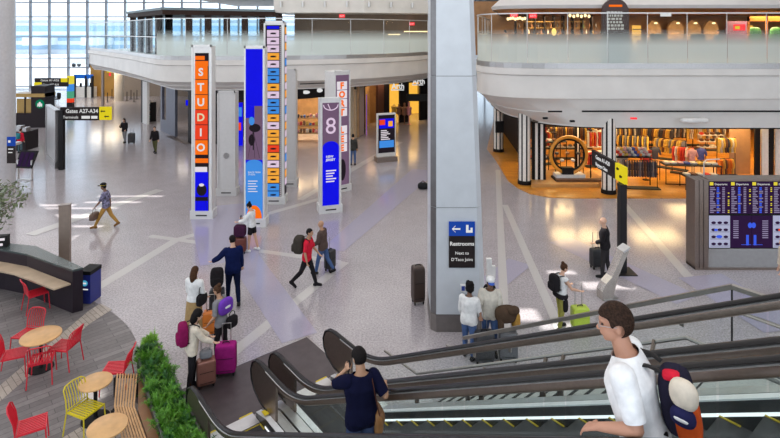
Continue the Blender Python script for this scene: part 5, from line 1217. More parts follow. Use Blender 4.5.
def remesh(mb_, vox, name, sm=4):
    o = mb_.build(name); md = o.modifiers.new('r', 'REMESH'); md.mode = 'VOXEL'; md.voxel_size = vox
    m2 = o.modifiers.new('s', 'SMOOTH'); m2.factor = .5; m2.iterations = sm
    dg = bpy.context.evaluated_depsgraph_get(); dg.update(); me = bpy.data.meshes.new_from_object(o.evaluated_get(dg)); bpy.data.objects.remove(o); return me
def vdir(fwd, out, side):
    """fwd degrees swung forward from hanging, out degrees away from the body"""
    a, b = math.radians(fwd), math.radians(out); return Vector((side*math.sin(b), math.sin(a)*math.cos(b), -math.cos(a)*math.cos(b)))
def person(label, loc, rz, h=1.74, lean=2, arms=((5,8,10,5),(5,8,10,5)), legs=((0,0),(0,0)), head=(0,0), hair='short', hairm=None, skin=None, shirt=None, sleeve=.6, hem=.10,
           trousers=None, tlen=1.0, skirt=None, shoes=None, vox=.016, bulk=1.0, detail=False, cat='person', hoff=.012, soff=.014):
    skin = skin or SK1; hairm = hairm or HB; s = h/1.75; root = thing('person', label, cat, loc, rz)
    SC = Matrix.Scale(s, 4); prim = []   # (label, a, b, ra, rb)
    body = MB(skin); body.M = SC
    def limb(lab, a, b, ra, rb, mids=()):
        P = [a]+[p for p, _ in mids]+[b]; R = [ra]+[r for _, r in mids]+[rb]; ringtube(body, P, R); prim.append((lab, Vector(a), Vector(b), ra, rb))
    ln = math.radians(lean); pel = Vector((0,0,.93)); up = Vector((0, math.sin(ln), math.cos(ln))); fw = Vector((0, math.cos(ln), -math.sin(ln)))
    nb = pel + up*.55    # neck base
    # torso rings
    def ring(t, rx, ry, off=0):
        c = pel + up*t + fw*off; return [c + Vector((1,0,0))*rx*math.cos(2*PI*j/20) + fw*ry*math.sin(2*PI*j/20) for j in range(20)]
    b_ = bulk
    body.ring_loft([ring(-.10,.06,.05), ring(-.075,.13*b_,.09*b_), ring(-.02,.168*b_,.112*b_,-.01), ring(.06,.160*b_,.110*b_,-.005), ring(.16,.142*b_,.102*b_,.005), ring(.28,.155*b_,.110*b_,.01), ring(.38,.172*b_,.116*b_,.005), ring(.45,.178,.098,-.005), ring(.50,.150,.075,-.01), ring(.535,.09,.06,-.01), ring(.555,.05,.045,-.005)])
    prim.append(('torso', pel-up*.1, nb, .14, .12))
    # neck and head
    yw, pt = math.radians(head[0]), math.radians(head[1]); HR = (Matrix.Rotation(yw,3,'Z') @ Matrix.Rotation(-pt,3,'X'))
    nk = nb + up*.06 + Vector((0,.01,0)); hc = nk + HR @ Vector((0,.025,.115))
    limb('neck', nb-up*.02, nk+Vector((0,.005,.03)), .058*max(1,b_*.97), .052*max(1,b_*.97))
    hb = MB(skin); 
    def hp(p): return hc + HR @ Vector(p)
    body.ell(hc + HR @ Vector((0,-.012,.018)), (.076,.095,.10), 20, 14, HR); body.ell(hp((0,.022,-.045)), (.058,.068,.072), 16, 10, HR); body.ell(hp((0,.055,-.092)), (.028,.026,.022), 10, 8, HR)
    ringtube(body, [hp((0,.088,.005)), hp((0,.104,-.028))], [.010,.016], 8)                 # nose
    body.ell(hp((0,.082,.028)), (.045,.014,.012), 10, 6, HR)                                  # brow
    body.ell(hp((0,.085,-.060)), (.026,.012,.012), 10, 6, HR)                                 # lips
    for sd in (-1,1): body.ell(hp((sd*.078,-.008,-.012)), (.012,.020,.032), 8, 6, HR)
    prim.append(('head', hp((0,-.01,.03)), hp((0,.02,-.05)), .09, .065))
    # legs
    feet = []
    for sd, lg in ((-1, legs[0]), (1, legs[1])):
        sw, kn = lg[0], lg[1]; outw = lg[2] if len(lg) > 2 else 3
        hip = pel + Vector((sd*.088,0,-.04)); d1 = vdir(sw, outw, sd); knee = hip + d1*.42; d2 = vdir(sw-kn, outw*.4, sd); ank = knee + d2*.40
        limb('thigh', hip, knee, .088*b_, .056, ((hip.lerp(knee,.4), .078*b_),)); limb('shin', knee, ank, .054, .037, ((knee.lerp(ank,.3), .054),))
        pitch = lg[3] if len(lg) > 3 else 0; pr = math.radians(pitch); f = Vector((sd*.12, math.cos(pr), -math.sin(pr))).normalized(); 
        heel = ank + Vector((0,0,-.045)) - f*.045; toe = ank + f*.155 + Vector((0,0,-.052)); limb('foot', heel, toe, .040, .032, ((heel.lerp(toe,.5)+Vector((0,0,.012)), .040),)); limb('foot', ank, ank+Vector((0,0,-.03)), .04, .04)
        feet.append(min(heel.z-.04, toe.z-.032))
    dz = -min(feet)
    # arms
    hands = []
    for sd, ar in ((-1, arms[0]), (1, arms[1])):
        sh = pel + up*.475 + Vector((sd*.175,0,0))
        if ar[0] == 'ik':
            tg = Vector(ar[1]) if ar[1] is not None else hp((sd*.125,.15,-.17))
            if ar[1] is not None: tg = tg/s - Vector((0,0,dz))
            v = tg-sh; D = min(v.length, .525); v.normalize(); a_ = (.285**2-.245**2+D*D)/(2*D); hh_ = math.sqrt(max(0, .285**2-a_*a_)); hn = Vector(ar[2]); hn = (hn-v*hn.dot(v)).normalized()
            el = sh+v*a_+hn*hh_; wr = sh+v*D; d1 = (el-sh).normalized(); d2 = (wr-el).normalized(); hv = Vector(ar[3]).normalized(); ar = (0,0,0,0,None)+tuple(ar[4:])
        else: d1 = vdir(ar[0], ar[1], sd); el = sh + d1*.285; d2 = vdir(ar[2], ar[3], sd); wr = el + d2*.245; hv = None
        limb('uparm', sh, el, .052*b_, .040, ((sh.lerp(el,.4), .048*b_),)); limb('forearm', el, wr, .041, .027, ((el.lerp(wr,.3), .041),))
        hd = ar[4] if len(ar) > 4 else None; d3 = vdir(*hd, sd) if hd else (hv or d2)
        pn = d3.cross(Vector((1,0,0)) if abs(d3.x) < .8 else Vector((0,0,1))).normalized()   # back-of-hand normal
        wd = pn.cross(d3).normalized()
        if len(ar) > 5 and ar[5]: wd, pn = pn, -wd   # palm turned
        if wd.x*sd < 0 and not (len(ar) > 5 and ar[5]): pass
        kn_ = wr + d3*.085
        for q in (-.024, 0, .024): limb('hand', wr+wd*q*.5, kn_+wd*q, .018, .015)
        curl = ar[6] if len(ar) > 6 else 35; cs = ar[7] if len(ar) > 7 else 1
        for k, (q, L_) in enumerate(((-.033,.066),(-.011,.077),(.011,.080),(.033,.072))):
            p = kn_+wd*q*1.05; a = math.radians(curl); e1 = d3*math.cos(a*.5)-pn*math.sin(a*.5)*cs; e2 = d3*math.cos(a*1.3)-pn*math.sin(a*1.3)*cs; e3 = d3*math.cos(a*2.0)-pn*math.sin(a*2.0)*cs
            m1 = p+e1*L_*.45; m2 = m1+e2*L_*.32; ringtube(body, [p-d3*.01, m1, m2, m2+e3*L_*.24], [.0095,.009,.008,.007] if detail else [.011,.011,.010,.009], 8)
            prim.append(('hand', p, m2, .01, .01))
        th = wr+d3*.02+wd*.022; t1 = th + (d3*.6+wd*.75).normalized()*.045; t2 = t1+(d3*.9+wd*.2-pn*.3*cs).normalized()*.045; ringtube(body, [th, t1, t2], [.014,.011,.009], 8); prim.append(('hand', th, t2, .012, .01))
        hands.append((wr + d3*.09))
    me = remesh(body, vox*s, 'body', 3 if detail else 2)
    # drop onto the ground
    me.transform(Matrix.Translation((0,0,dz*s))); 
    me.materials.clear(); me.materials.append(skin)
    me.polygons.foreach_set('use_smooth', [True]*len(me.polygons)); bo = bpy.data.objects.new('body', me); C.objects.link(bo); bo.parent = root
    # classify faces
    nf = len(me.polygons); cen = np.zeros(nf*3); me.polygons.foreach_get('center', cen); cen = cen.reshape(-1,3); cen[:,2] -= dz*s; cen /= s
    best = np.full(nf, 1e9); lab = np.zeros(nf, int); tt = np.zeros(nf)
    names = sorted(set(p[0] for p in prim))
    for nm, a, b, ra, rb in prim:
        A, B = np.array(a), np.array(b); d = B-A; L2 = max(1e-9, d@d); t = (cen-A)@d/L2; tc_ = np.clip(t,0,1)
        v = cen-A-tc_[:,None]*d
        if nm == 'torso': v = v*np.array([.80,1.15,1])
        dist = np.linalg.norm(v, axis=1) - (ra+(rb-ra)*tc_); k = dist < best
        best[k] = dist[k]; lab[k] = names.index(nm); tt[k] = t[k]
    L = lambda n: lab == names.index(n)
    nV = len(me.vertices)
    vn = np.zeros(nV*3); me.vertices.foreach_get('normal', vn); vn = vn.reshape(-1,3); vc = np.zeros(len(me.vertices)*3); me.vertices.foreach_get('co', vc); vc = vc.reshape(-1,3)
    def shell(name, mask, off, m, up_off=0):
        idx = np.nonzero(mask)[0]
        if len(idx) == 0: return None
        used_ = {}; vs = []; fs = []
        for i in idx:
            f = []
            for v in me.polygons[i].vertices:
                if v not in used_: used_[v] = len(vs); vs.append(vc[v] + vn[v]*off*s)
                f.append(used_[v])
            fs.append(f)
        from collections import Counter
        ec = Counter(tuple(sorted((f[a], f[(a+1) % len(f)]))) for f in fs for a in range(len(f))); nb_ = {}
        for (a, b), c_ in ec.items():
            if c_ == 1: nb_.setdefault(a, []).append(b); nb_.setdefault(b, []).append(a)
        for _ in range(6):
            nw = {a: sum((Vector(vs[b]) for b in bb), Vector())/len(bb) for a, bb in nb_.items()}
            for a, v in nw.items(): vs[a] = np.array(Vector(vs[a])*.45 + v*.55)
        g = bpy.data.meshes.new(name); g.from_pydata([tuple(v) for v in vs], [], fs); g.update(); g.materials.append(m); g.polygons.foreach_set('use_smooth', [True]*len(fs))
        o = bpy.data.objects.new(name, g); C.objects.link(o); o.parent = root; return o
    tors = L('torso'); 
    if trousers:
        if skirt is None: shell('trousers', (tors & (tt < .32)) | (L('thigh') & (tt > -9)) & ((tt < 9) if tlen >= .5 else (tt < tlen*2)) | (L('shin') & (tt < (tlen-.5)*2 if tlen > .5 else tt < -9)), .012 if tlen >= .9 else .016, trousers)
    if shirt:
        mk = (tors & (tt > hem) & (tt < .97)) | (L('neck') & (tt < -.1)); mk |= (L('uparm') & (tt < (sleeve*2 if sleeve < .5 else 9))) 
        if sleeve > .5: mk |= (L('forearm') & (tt < (sleeve-.5)*2))
        if hem < 0.1: mk |= (L('thigh') & (tt < .12-hem*.6)) 
        shell('shirt', mk, soff+.006, shirt)
    if skirt:
        m_, zl, fl = skirt; g = MB(m_); g.M = SC @ Matrix.Translation((0,0,dz)); R = []
        for u in range(6):
            f = u/5; z = .16*(1-f)+(-zl)*f; rx = (.155+(.03)*math.sin(min(1,f*3)*PI/2)+fl*f)*b_; ry = (.112+.02*math.sin(min(1,f*3)*PI/2)+fl*.9*f)*b_
            R.append([pel+Vector((rx*math.cos(2*PI*j/32)*(1+.05*f*math.sin(j*2.4)), ry*math.sin(2*PI*j/32)*(1+.05*f*math.cos(j*2.1)), z)) for j in range(32)])
        g.ring_loft(R, cap=False); g.build('skirt', root, True)
    shell('shoes', L('foot') | (L('shin') & (tt > .97)), .010, shoes or M_BLACK)
    # hair
    HRi = np.array(HR.inverted()); hl = (cen - np.array(hc)) @ HRi.T; hd_ = L('head') & (np.linalg.norm(hl, axis=1) < .16)
    fr, uz, sx_ = hl[:,1], hl[:,2], np.abs(hl[:,0])
    if hair != 'bald':
        lim = (uz > .055+.0*fr) | ((fr < .035) & (uz > .0+.5*np.maximum(fr,0))) | ((fr < -.018) & (uz > -.06)) | ((fr < .02) & (uz > .0) )
        lim &= ~((sx_ > .074) & (uz < .028) & (fr > -.04))
        if hair == 'buzz': shell('hair', hd_ & lim, .006, hairm)
        else: shell('hair', hd_ & lim, hoff, hairm)
    def hextra(fn):
        g = MB(hairm); g.M = SC @ Matrix.Translation((0,0,dz)); fn(g); m_ = remesh(g, .014*s, 'hair', 3); m_.materials.clear(); m_.materials.append(hairm); m_.polygons.foreach_set('use_smooth', [True]*len(m_.polygons))
        o = bpy.data.objects.new('hair', m_); C.objects.link(o); o.parent = root
    if hair == 'long': hextra(lambda g: (g.ell(hp((0,-.025,.03)), (.092,.105,.105), 16, 10, HR), ringtube(g, [hp((0,-.07,0)), hp((0,-.09,-.12)), hp((0,-.10,-.30))-up*0], [.085,.095,.05], 14)))
    if hair == 'bob': hextra(lambda g: (g.ell(hp((0,-.028,.03)), (.098,.108,.108), 16, 10, HR), ringtube(g, [hp((0,-.06,-.02)), hp((0,-.065,-.13))], [.09,.085], 14)))
    if hair == 'bun': hextra(lambda g: (g.ell(hp((0,-.02,.03)), (.086,.10,.10), 16, 10, HR), g.ell(hp((0,-.07,.13)), (.05,.05,.045), 12, 8)))
    if hair == 'tail': hextra(lambda g: (g.ell(hp((0,-.02,.03)), (.086,.10,.10), 16, 10, HR), ringtube(g, [hp((0,-.12,.04)), hp((0,-.15,-.06)), hp((0,-.13,-.17))], [.03,.035,.015], 10)))
    if hair == 'curly': hextra(lambda g: [g.ell(hp((.06*math.sin(k*2.4), -.03+.06*math.cos(k*2.4), -.06+.2*k/24)), (.055,.055,.05), 10, 8) for k in range(24)])
    # face
    def small(name, m, fn):
        g = MB(m); g.M = SC @ Matrix.Translation((0,0,dz)); fn(g); return g.build(name, root, True)
    small('eyes', mat('eye_dark', (.05,.035,.03), .2), lambda g: [g.ell(hp((sd*.03,.082,.008)), (.011,.010,.006), 8, 6, HR) for sd in (-1,1)])
    W = lambda p: tuple((Vector(p) + Vector((0,0,dz)))*s)     # body point -> thing-local
    return dict(root=root, W=W, hp=hp, pel=pel, up=up, fw=fw, nb=nb, hands=hands, dz=dz, s=s, hc=hc, HR=HR)
def world(pr, p):
    v = Vector(pr['W'](p)); r = pr['root']; return Vector(r.location) + Matrix.Rotation(r.rotation_euler[2],3,'Z') @ v

# ------------------------------------------------------------ luggage
def suitcase(label, loc, rz, w_, d, h, m, hh=1.0, grp=None, trim=None, ribs=True):
    t = thing('suitcase', label, 'suitcase', loc, rz, grp); MB(m).rbox((0,0,.07+h/2), (w_,d,h), 9, 28, 16).build('shell', t, True); trim = trim or M_BLACK
    z = .07
    if ribs:
        g = MB(trim); g.box(-w_*.36,w_*.36,-d/2-.008,-d/2+.02,z+h*.12,z+h*.13).box(-w_*.36,w_*.36,-d/2-.008,-d/2+.02,z+h*.55,z+h*.56).box(-w_/2-.003,w_/2+.003,-.008,.008,z+.05,z+h-.05); g.build('zip_line', t)
    for a in (-1,1):
        for b in (-1,1): MB(M_BLACK).ring_loft([[(a*(w_/2-.05)+x, b*(d/2-.05)+.03*math.cos(j*PI/6), .03+.03*math.sin(j*PI/6)) for j in range(12)] for x in (-.014,.014)]).box(a*(w_/2-.05)-.02,a*(w_/2-.05)+.02,b*(d/2-.05)-.02,b*(d/2-.05)+.02,.035,.085).build('wheel', t)
    if hh > h+.1:
        MB(M_STEEL).tube([(-.09,d/2-.04,z+h-.03),(-.09,d/2-.04,hh),(.09,d/2-.04,hh),(.09,d/2-.04,z+h-.03)], .010, 6).build('pull_handle', t)
    MB(M_BLACK).tube([(-.07,0,z+h-.005),(-.06,0,z+h+.03),(.06,0,z+h+.03),(.07,0,z+h-.005)], .012, 6).build('grip', t)
    return t
def backpack(label, loc, rz, m, w_=.30, d=.17, h=.44, tilt=0, m2=None, straps=True):
    t = thing('backpack', label, 'backpack', loc, rz); t.rotation_euler[0] = tilt; m2 = m2 or m
    g = MB(m); g.rbox((0,0,0), (w_,d,h), 4, 24, 14); g.build('bag', t, True); MB(m2).rbox((0,-d*.45,-h*.16), (w_*.8,d*.5,h*.45), 4, 18, 10).build('front_pocket', t, True)
    if straps:
        for sd in (-1,1): MB(M_BLACK).tube([(sd*.09,d*.45,h*.42),(sd*.10,d*.45+.10,h*.44),(sd*.115,d*.45+.215,h*.30),(sd*.12,d*.45+.22,0),(sd*.11,d*.45+.12,-h*.30),(sd*.10,d*.4,-h*.36)], .018, 8, flat=(1.3,.4)).build('strap', t, True)
    return t
def onback(pr, label, m, rz_extra=0, **k):
    p = world(pr, pr['pel']+pr['up']*.33-pr['fw']*(.125+k.get('d',.17)/2)); t = backpack(label, p, pr['root'].rotation_euler[2]+rz_extra, m, **k); return t
def handbag(label, loc, rz, m, w_=.32, d=.13, h=.22, strap=.18, name='handbag'):
    t = thing(name, label, 'bag', loc, rz); MB(m).rbox((0,0,-strap-h/2), (w_,d,h), 4, 20, 12).build('bag', t, True)
    MB(m).tube([(-w_*.32,0,-strap-.02),(-w_*.25,0,-strap*.35),(0,0,0),(w_*.25,0,-strap*.35),(w_*.32,0,-strap-.02)], .010, 6).build('strap', t, True); return t

navy = cl('navy', (.006,.009,.03)); navy2 = cl('navy_blue', (.006,.011,.055)); white = cl('white', (.72,.72,.71)); black = cl('black', (.018,.016,.018)); cream = cl('cream', (.66,.58,.47)); khaki = cl('khaki', (.36,.24,.11)); red = cl('red', (.62,.02,.045))
jean = cl('denim', (.07,.12,.26)); jeand = cl('dark_denim', (.045,.065,.13)); plum = cl('plum', (.20,.01,.07)); mag = cl('magenta', (.30,.015,.16)); purp = cl('purple', (.16,.05,.42)); grey = cl('grey', (.22,.22,.23)); mus = cl('mustard', (.42,.23,.06)); ltblue = cl('pale_blue', (.45,.55,.68))
P = math.radians
# two men on the near escalator
def onstep(p, q):
    k = max(0, round((.02+T30*(Q0-.1-(q-.0))-.02)/.2309)); return .02+k*.2309
M_WS = cl('white_cotton', (.80,.80,.80), .8, .25); M_NV = cl('navy_cotton', (.006,.007,.026), .85, .2)
def local(x, y, z, rz, W_):
    return Matrix.Rotation(-rz, 3, 'Z') @ (Vector(W_) - Vector((x, y, z)))
def esz(q): return max(0, math.floor((T30*(Q0-.1-q)+.1)/.2309))*.2309+.02
# man with backpack
q = 1.69; x, y, _ = PQ(3.60, q); zs = stepz(q)+.0;  r = P(58); tgt = Vector(PQ(3.31, 1.86, 4.77))
mw = person('man in white T-shirt and glasses on the near escalator, hand on the rail', (x, y, zs), r, 1.83, 13, arms=(('ik', local(x,y,zs,r,tgt), (-.2,-1,-.2), local(0,0,0,r,PQ(.0,.9,-.5)), False, 26, -1),(-6,8,4,4)), legs=((4,8),(-3,6)), head=(22,6),
            hair='short', hairm=HDB, skin=mat('skin_ruddy', (.50,.25,.16), .5, 0, .06, 8), shirt=M_WS, sleeve=.42, hem=.02, trousers=cl('stone', (.35,.32,.27)), shoes=M_BLACK, vox=.0085, bulk=1.16, detail=True, hoff=.022, soff=.018)
g = MB(M_STEEL); g.M = Matrix.Scale(mw['s'],4) @ Matrix.Translation((0,0,mw['dz']))
for sd in (-1,1): g.tube([mw['hp']((sd*.033+.022*math.cos(a*PI/6), .103, .006+.018*math.sin(a*PI/6))) for a in range(13)], .0022, 5); g.tube([mw['hp']((sd*.056,.10,.010)), mw['hp']((sd*.080,.04,.012)), mw['hp']((sd*.082,-.015,.006))], .0022, 5)
g.tube([mw['hp']((-.012,.104,.008)), mw['hp']((.012,.104,.008))], .002, 5); g.build('glasses', mw['root'])
pb = world(mw, mw['pel']+mw['up']*.27-mw['fw']*.225+Vector((.04,0,0)))
bpk = thing('backpack', 'black and orange backpack on the back of the man in white', 'backpack', pb, r); bpk.rotation_euler[0] = P(-9); bpk.scale = (.9,.9,.92)
g = MB(cl('pack_navy', (.02,.018,.035))); g.rbox((.02,-.02,-.03), (.28,.22,.46), 3.2, 28, 18); g.build('bag', bpk, True)
MB(cl('pack_orange', (.50,.075,.015))).rbox((-.045,-.085,-.12), (.25,.17,.30), 3.2, 22, 14).build('front_pocket', bpk, True)
MB(cl('pack_navy', (.02,.018,.035))).rbox((.03,-.08,-.02), (.20,.13,.42), 3, 20, 12).build('side_pocket', bpk, True)
MB(red).rbox((-.05,-.02,.175), (.12,.12,.05), 3, 14, 8).build('top_flap', bpk, True)
for sd in (-1, 1): MB(M_BLACK).tube([(sd*.07,.05,.20),(sd*.09,.12,.235),(sd*.11,.22,.245),(sd*.13,.335,.15),(sd*.14,.345,-.02),(sd*.13,.20,-.18),(sd*.1,.06,-.22)], .022, 8, flat=(1.3,.35)).build('strap', bpk, True)
cp_ = thing('baseball_cap', 'cream and navy cap clipped to the orange backpack', 'cap', pb + Matrix.Rotation(r,3,'Z') @ Vector((-.165,-.075,.08)), r+.15)
cp_.rotation_euler = (0, P(-8), r-.25); cp_.scale = (.9,.9,.95)
MB(cream).rbox((0,0,.06), (.11,.19,.21), 2.4, 20, 12).build('crown', cp_, True); MB(cl('cap_navy', (.02,.02,.07))).rbox((-.035,0,-.08), (.10,.17,.13), 2.4, 18, 10).build('brim', cp_, True); MB(white).rbox((-.075,0,-.075), (.03,.10,.03), 2.5, 12, 6).build('emblem', cp_, True)
# navy man
q = 5.69; x, y, _ = PQ(4.15, q); zs = stepz(q);  r = P(22); tgt = Vector(PQ(4.54, 5.68, 2.60))
mn = person('man in dark navy polo on the near escalator holding a phone to his ear', (x, y, zs), r, 1.78, 3, arms=(('ik', None, (-.7,.1,-1), (.1,-.75,1), True, 45, 1),('ik', local(x,y,zs,r,tgt), (.5,-.8,-1), local(0,0,0,r,PQ(.1,.9,-.4)), False, 24, -1)), legs=((4,6),(-2,6)), head=(14,8),
            hair='short', hairm=HB, skin=SK2, shirt=M_NV, sleeve=.44, hem=.0, trousers=jeand, shoes=M_BLACK, vox=.010, bulk=1.2, detail=True, hoff=.022, soff=.022)
ph = world(mn, mn['hands'][0]); tag(MB(M_BLACK).cbox((0,0,0), (.012,.07,.15)).build('phone'), 'black phone held to the ear of the man in navy', 'phone'); o = C.objects[-1]; o.location = ph + Vector((.02,0,.0)); o.rotation_euler = (.2,.15,r)
sb_ = world(mn, mn['pel']+Vector((.20,.0,-.02))); t = thing('satchel', 'tan leather satchel hanging from the shoulder of the man in navy', 'bag', sb_, r)
TAN = mat('tan_leather', (.30,.14,.045), .5, 0, .15, 10); MB(TAN).rbox((0,-.02,-.06), (.13,.30,.30), 4, 22, 14).build('bag', t, True); MB(mat('tan_leather_dark', (.20,.09,.03), .5)).rbox((.035,-.02,.0), (.10,.29,.18), 4, 20, 10).build('flap', t, True)
MB(cl('strap_brown', (.10,.04,.03))).tube([(0,-.14,.06),(-.05,-.13,.30),(-.08,-.09,.49),(-.07,0,.545),(-.06,.09,.45),(-.02,.12,.05)], .018, 8, flat=(1.3,.35)).build('strap', t, True)

def at(px, py): return (*G(px, py), 0)
# hall people, nearest first
pr = person('person in cream top and black trousers with maroon backpack beside the escalator', at(192,390), P(-62), 1.62, 6, arms=((30,5,55,-5),(35,5,60,0)), legs=((5,5),(-4,5)), head=(-5,18), hair='bob', hairm=HB, skin=SK1, shirt=cream, sleeve=.95, hem=.0, trousers=black, soff=.02)
onback(pr, 'maroon backpack worn by the person in the cream top', plum, w_=.32, d=.2, h=.46)
suitcase('rose brown hard suitcase beside the landing plate', at(206,386), P(25), .38, .24, .50, mat('rose_gold', (.28,.12,.09), .3, .3), 1.0)
t = handbag('grey bag lying on top of the rose brown suitcase', (*G(206,386), .80), .3, grey, .26, .14, .16, .05, 'bag')
suitcase('magenta fabric suitcase with a pull handle on the landing plate', at(226,374), P(8), .44, .27, .60, mag, 1.05)
pr = person('woman in patterned top with a purple jacket, facing left in the group', at(221,359), P(75), 1.63, 5, arms=((-5,12,40,5),(15,10,45,0)), legs=((6,6),(-4,4)), head=(0,8), hair='bun', hairm=HBR, skin=SK2, shirt=grey, sleeve=.5, hem=.0, trousers=black)
p = world(pr, pr['pel']+pr['up']*.33-pr['fw']*.16); t = thing('jacket', 'purple jacket draped over the shoulder of the woman facing left', 'jacket', p, P(60)); MB(purp).rbox((0,0,.02), (.40,.14,.36), 3, 22, 12).build('body', t, True); MB(white).rbox((0,-.065,.02),(.16,.04,.05),3).build('print', t)
t = handbag('black and white bag hanging behind the woman with the purple jacket', tuple(world(pr, pr['pel']+Vector((.1,-.24,.22)))), P(60), black, .28,.14,.26,.12,'shoulder_bag')
pr = person('woman with long brown hair, white top and long tan skirt, seen from behind', at(194,337), P(-14), 1.66, 2, arms=((10,6,40,0),(10,6,45,0)), legs=((3,3),(-3,3)), hair='long', hairm=HBR, skin=SK1, shirt=white, sleeve=.95, hem=.15, skirt=(khaki,.72,.07), trousers=khaki, soff=.022)
handbag('black shoulder bag of the woman in the tan skirt', tuple(world(pr, pr['pel']+Vector((.21,.02,.42)))), P(70), black, .32,.13,.28,.22,'shoulder_bag')
suitcase('orange suitcase standing between the people in the group', at(210,335), P(10), .34, .24, .52, mat('orange_shell', (.62,.17,.02), .4), .95)
pr = person('man in navy suit seen from behind reaching left to his luggage', at(233,304), P(22), 1.80, 6, arms=((26,38,52,34),(5,8,15,5)), legs=((14,8),(-12,14,3,20)), head=(20,4), hair='short', hairm=HB, skin=SK1, shirt=navy2, sleeve=.98, hem=-.02, trousers=navy, bulk=1.1, soff=.026)
suitcase('black suitcase under the black backpack beside the man in navy', at(217,312), P(10), .38, .25, .55, mat('black_shell', (.02,.02,.022), .4), 1.0)
t = backpack('black backpack standing on the black suitcase', (*G(217,312), .92), P(10), black, .34,.22,.50,0,None,False)
pr = person('woman in white blouse and black shorts looking at her phone by the blue pylon', at(252,251), P(78), 1.60, 4, arms=((35,10,75,0),(45,5,70,0)), legs=((8,5),(-10,6)), head=(0,22), hair='bun', hairm=HB, skin=SK1, shirt=white, sleeve=.95, hem=.12, trousers=black, tlen=.30, shoes=white, soff=.02)
p = world(pr, pr['hands'][1]); tag(MB(M_BLACK).cbox((0,0,0),(.02,.07,.13)).build('phone'), 'small phone held by the woman in the white blouse', 'phone').location = p+Vector((0,0,.04))
suitcase('lower dark red suitcase of the stacked pair by the blue pylon', at(240,253), P(5), .42,.28,.46, mat('dark_red_shell',(.13,.03,.02),.4), .95)
o = tag(MB(cl('plum_bag',(.05,.015,.04))).rbox((0,0,0),(.40,.26,.38),5,22,12).build('travel_bag', None, True), 'plum travel bag stacked on the dark red suitcase', 'bag'); o.location = (*G(240,253), .75)
pr = person('man in red T-shirt and black trousers striding right', at(307,287), P(-98), 1.70, 5, arms=((20,8,40,5),(-8,8,15,5)), legs=((20,6,3,0),(-22,22,3,35)), head=(0,0), hair='short', hairm=HB, skin=SK2, shirt=red, sleeve=.45, hem=.02, trousers=black, shoes=black, soff=.02)
onback(pr, 'dark olive backpack with jacket on the man in red', cl('olive', (.05,.042,.035)), w_=.36, d=.30, h=.50)
pr = person('man in dark plaid shirt and jeans walking left behind the man in red', at(323,274), P(72), 1.60, 4, arms=((10,8,55,-5),(8,8,30,0)), legs=((18,8),(-16,18,3,30)), head=(0,2), hair='bald', hairm=HB, skin=SK2, shirt=cl('plaid',(.10,.07,.06)), sleeve=.95, hem=.0, trousers=jean, bulk=1.1, soff=.024)
p = world(pr, pr['hands'][0]); tag(MB(cream).rbox((0,0,0),(.12,.12,.16),3,14,8).build('paper_bag', None, True), 'pale paper bag held by the man in plaid', 'bag').location = p+Vector((0,0,.02))
suitcase('black suitcase pulled behind the man in plaid', at(330,270), P(60), .34,.24,.56, mat('black_shell', (.02,.02,.022), .4), .98)
pr = person('man in cap, patterned shirt and mustard trousers walking left across the floor', at(106,228), P(98), 1.68, 4, arms=((22,8,40,0),(-18,10,-5,5)), legs=((28,4),(-22,16,3,30)), head=(0,10), hair='short', hairm=HB, skin=SK3, shirt=mat('patterned_cloth', (.16,.15,.24), .8, 0, .9, 14), sleeve=.5, hem=.02, trousers=mus, shoes=cl('tan_shoe',(.22,.11,.04)), soff=.02)
p = world(pr, pr['hp']((0,.0,.075))); t = thing('cap', 'black cap with a yellow band on the man in mustard trousers', 'cap', p, P(98)); MB(black).ell((0,-.01,.02),(.10,.115,.075),14,8).ell((0,.12,-.02),(.075,.08,.012),12,6).build('crown', t, True); MB(M_YELLOW).ell((0,-.005,.0),(.104,.119,.02),14,6).build('band', t, True)
handbag('brown duffel bag held in the left hand of the man in mustard trousers', tuple(world(pr, pr['hands'][0])), P(95), mat('duffel_brown',(.12,.07,.05),.6), .50,.22,.26,.16,'duffel_bag')
pr = person('person in open black jacket and olive trousers walking towards us', at(155,153), P(178), 1.60, 3, arms=((-8,8,5,5),(10,8,25,5)), legs=((12,8),(-12,14,3,20)), hair='short', hairm=HB, skin=SK1, shirt=black, sleeve=.98, hem=.0, trousers=cl('olive_green',(.10,.10,.045)), soff=.025)
pr = person('person in black hooded top and grey trousers pulling a dark suitcase', at(124.5,143), P(172), 1.60, 3, arms=((12,14,50,5),(25,5,120,-20)), legs=((10,6),(-10,12,3,18)), hair='bob', hairm=HB, skin=SK1, shirt=black, sleeve=.98, hem=.0, trousers=grey, soff=.028)
suitcase('dark suitcase pulled by the person in the black hooded top', at(131.5,143.5), P(5), .42,.26,.62, mat('charcoal_shell', (.04,.04,.045), .4), 1.0)
pr = person('person in dark top and jeans standing behind the FORT LEE pylon', at(353,165), P(10), 1.68, 2, hair='short', hairm=HB, skin=SK2, shirt=cl('dark_green',(.05,.05,.045)), sleeve=.9, hem=.0, trousers=jean, soff=.02)
pr = person('bald man in black standing with a black suitcase near the gates sign', at(605,277), P(62), 1.76, 2, arms=((10,8,60,-20),(4,8,12,5)), legs=((6,3),(-6,5)), head=(15,0), hair='bald', skin=SK1, shirt=black, sleeve=.9, hem=.06, trousers=cl('charcoal',(.03,.028,.03)), bulk=1.12, soff=.02)
suitcase('black suitcase with pull handle beside the bald man', at(597,268), P(12), .42,.26,.55, mat('black_shell', (.02,.02,.022), .4), 1.1)
pr = person('woman in white sleeveless top and olive trousers behind the stair guard', at(561,329), P(-75), 1.60, 4, arms=((28,10,70,5),(30,12,72,0)), legs=((6,4),(-6,6)), head=(-5,12), hair='bun', hairm=HBR, skin=SK1, shirt=white, sleeve=.04, hem=.06, trousers=cl('olive_light',(.26,.25,.06)), soff=.018)
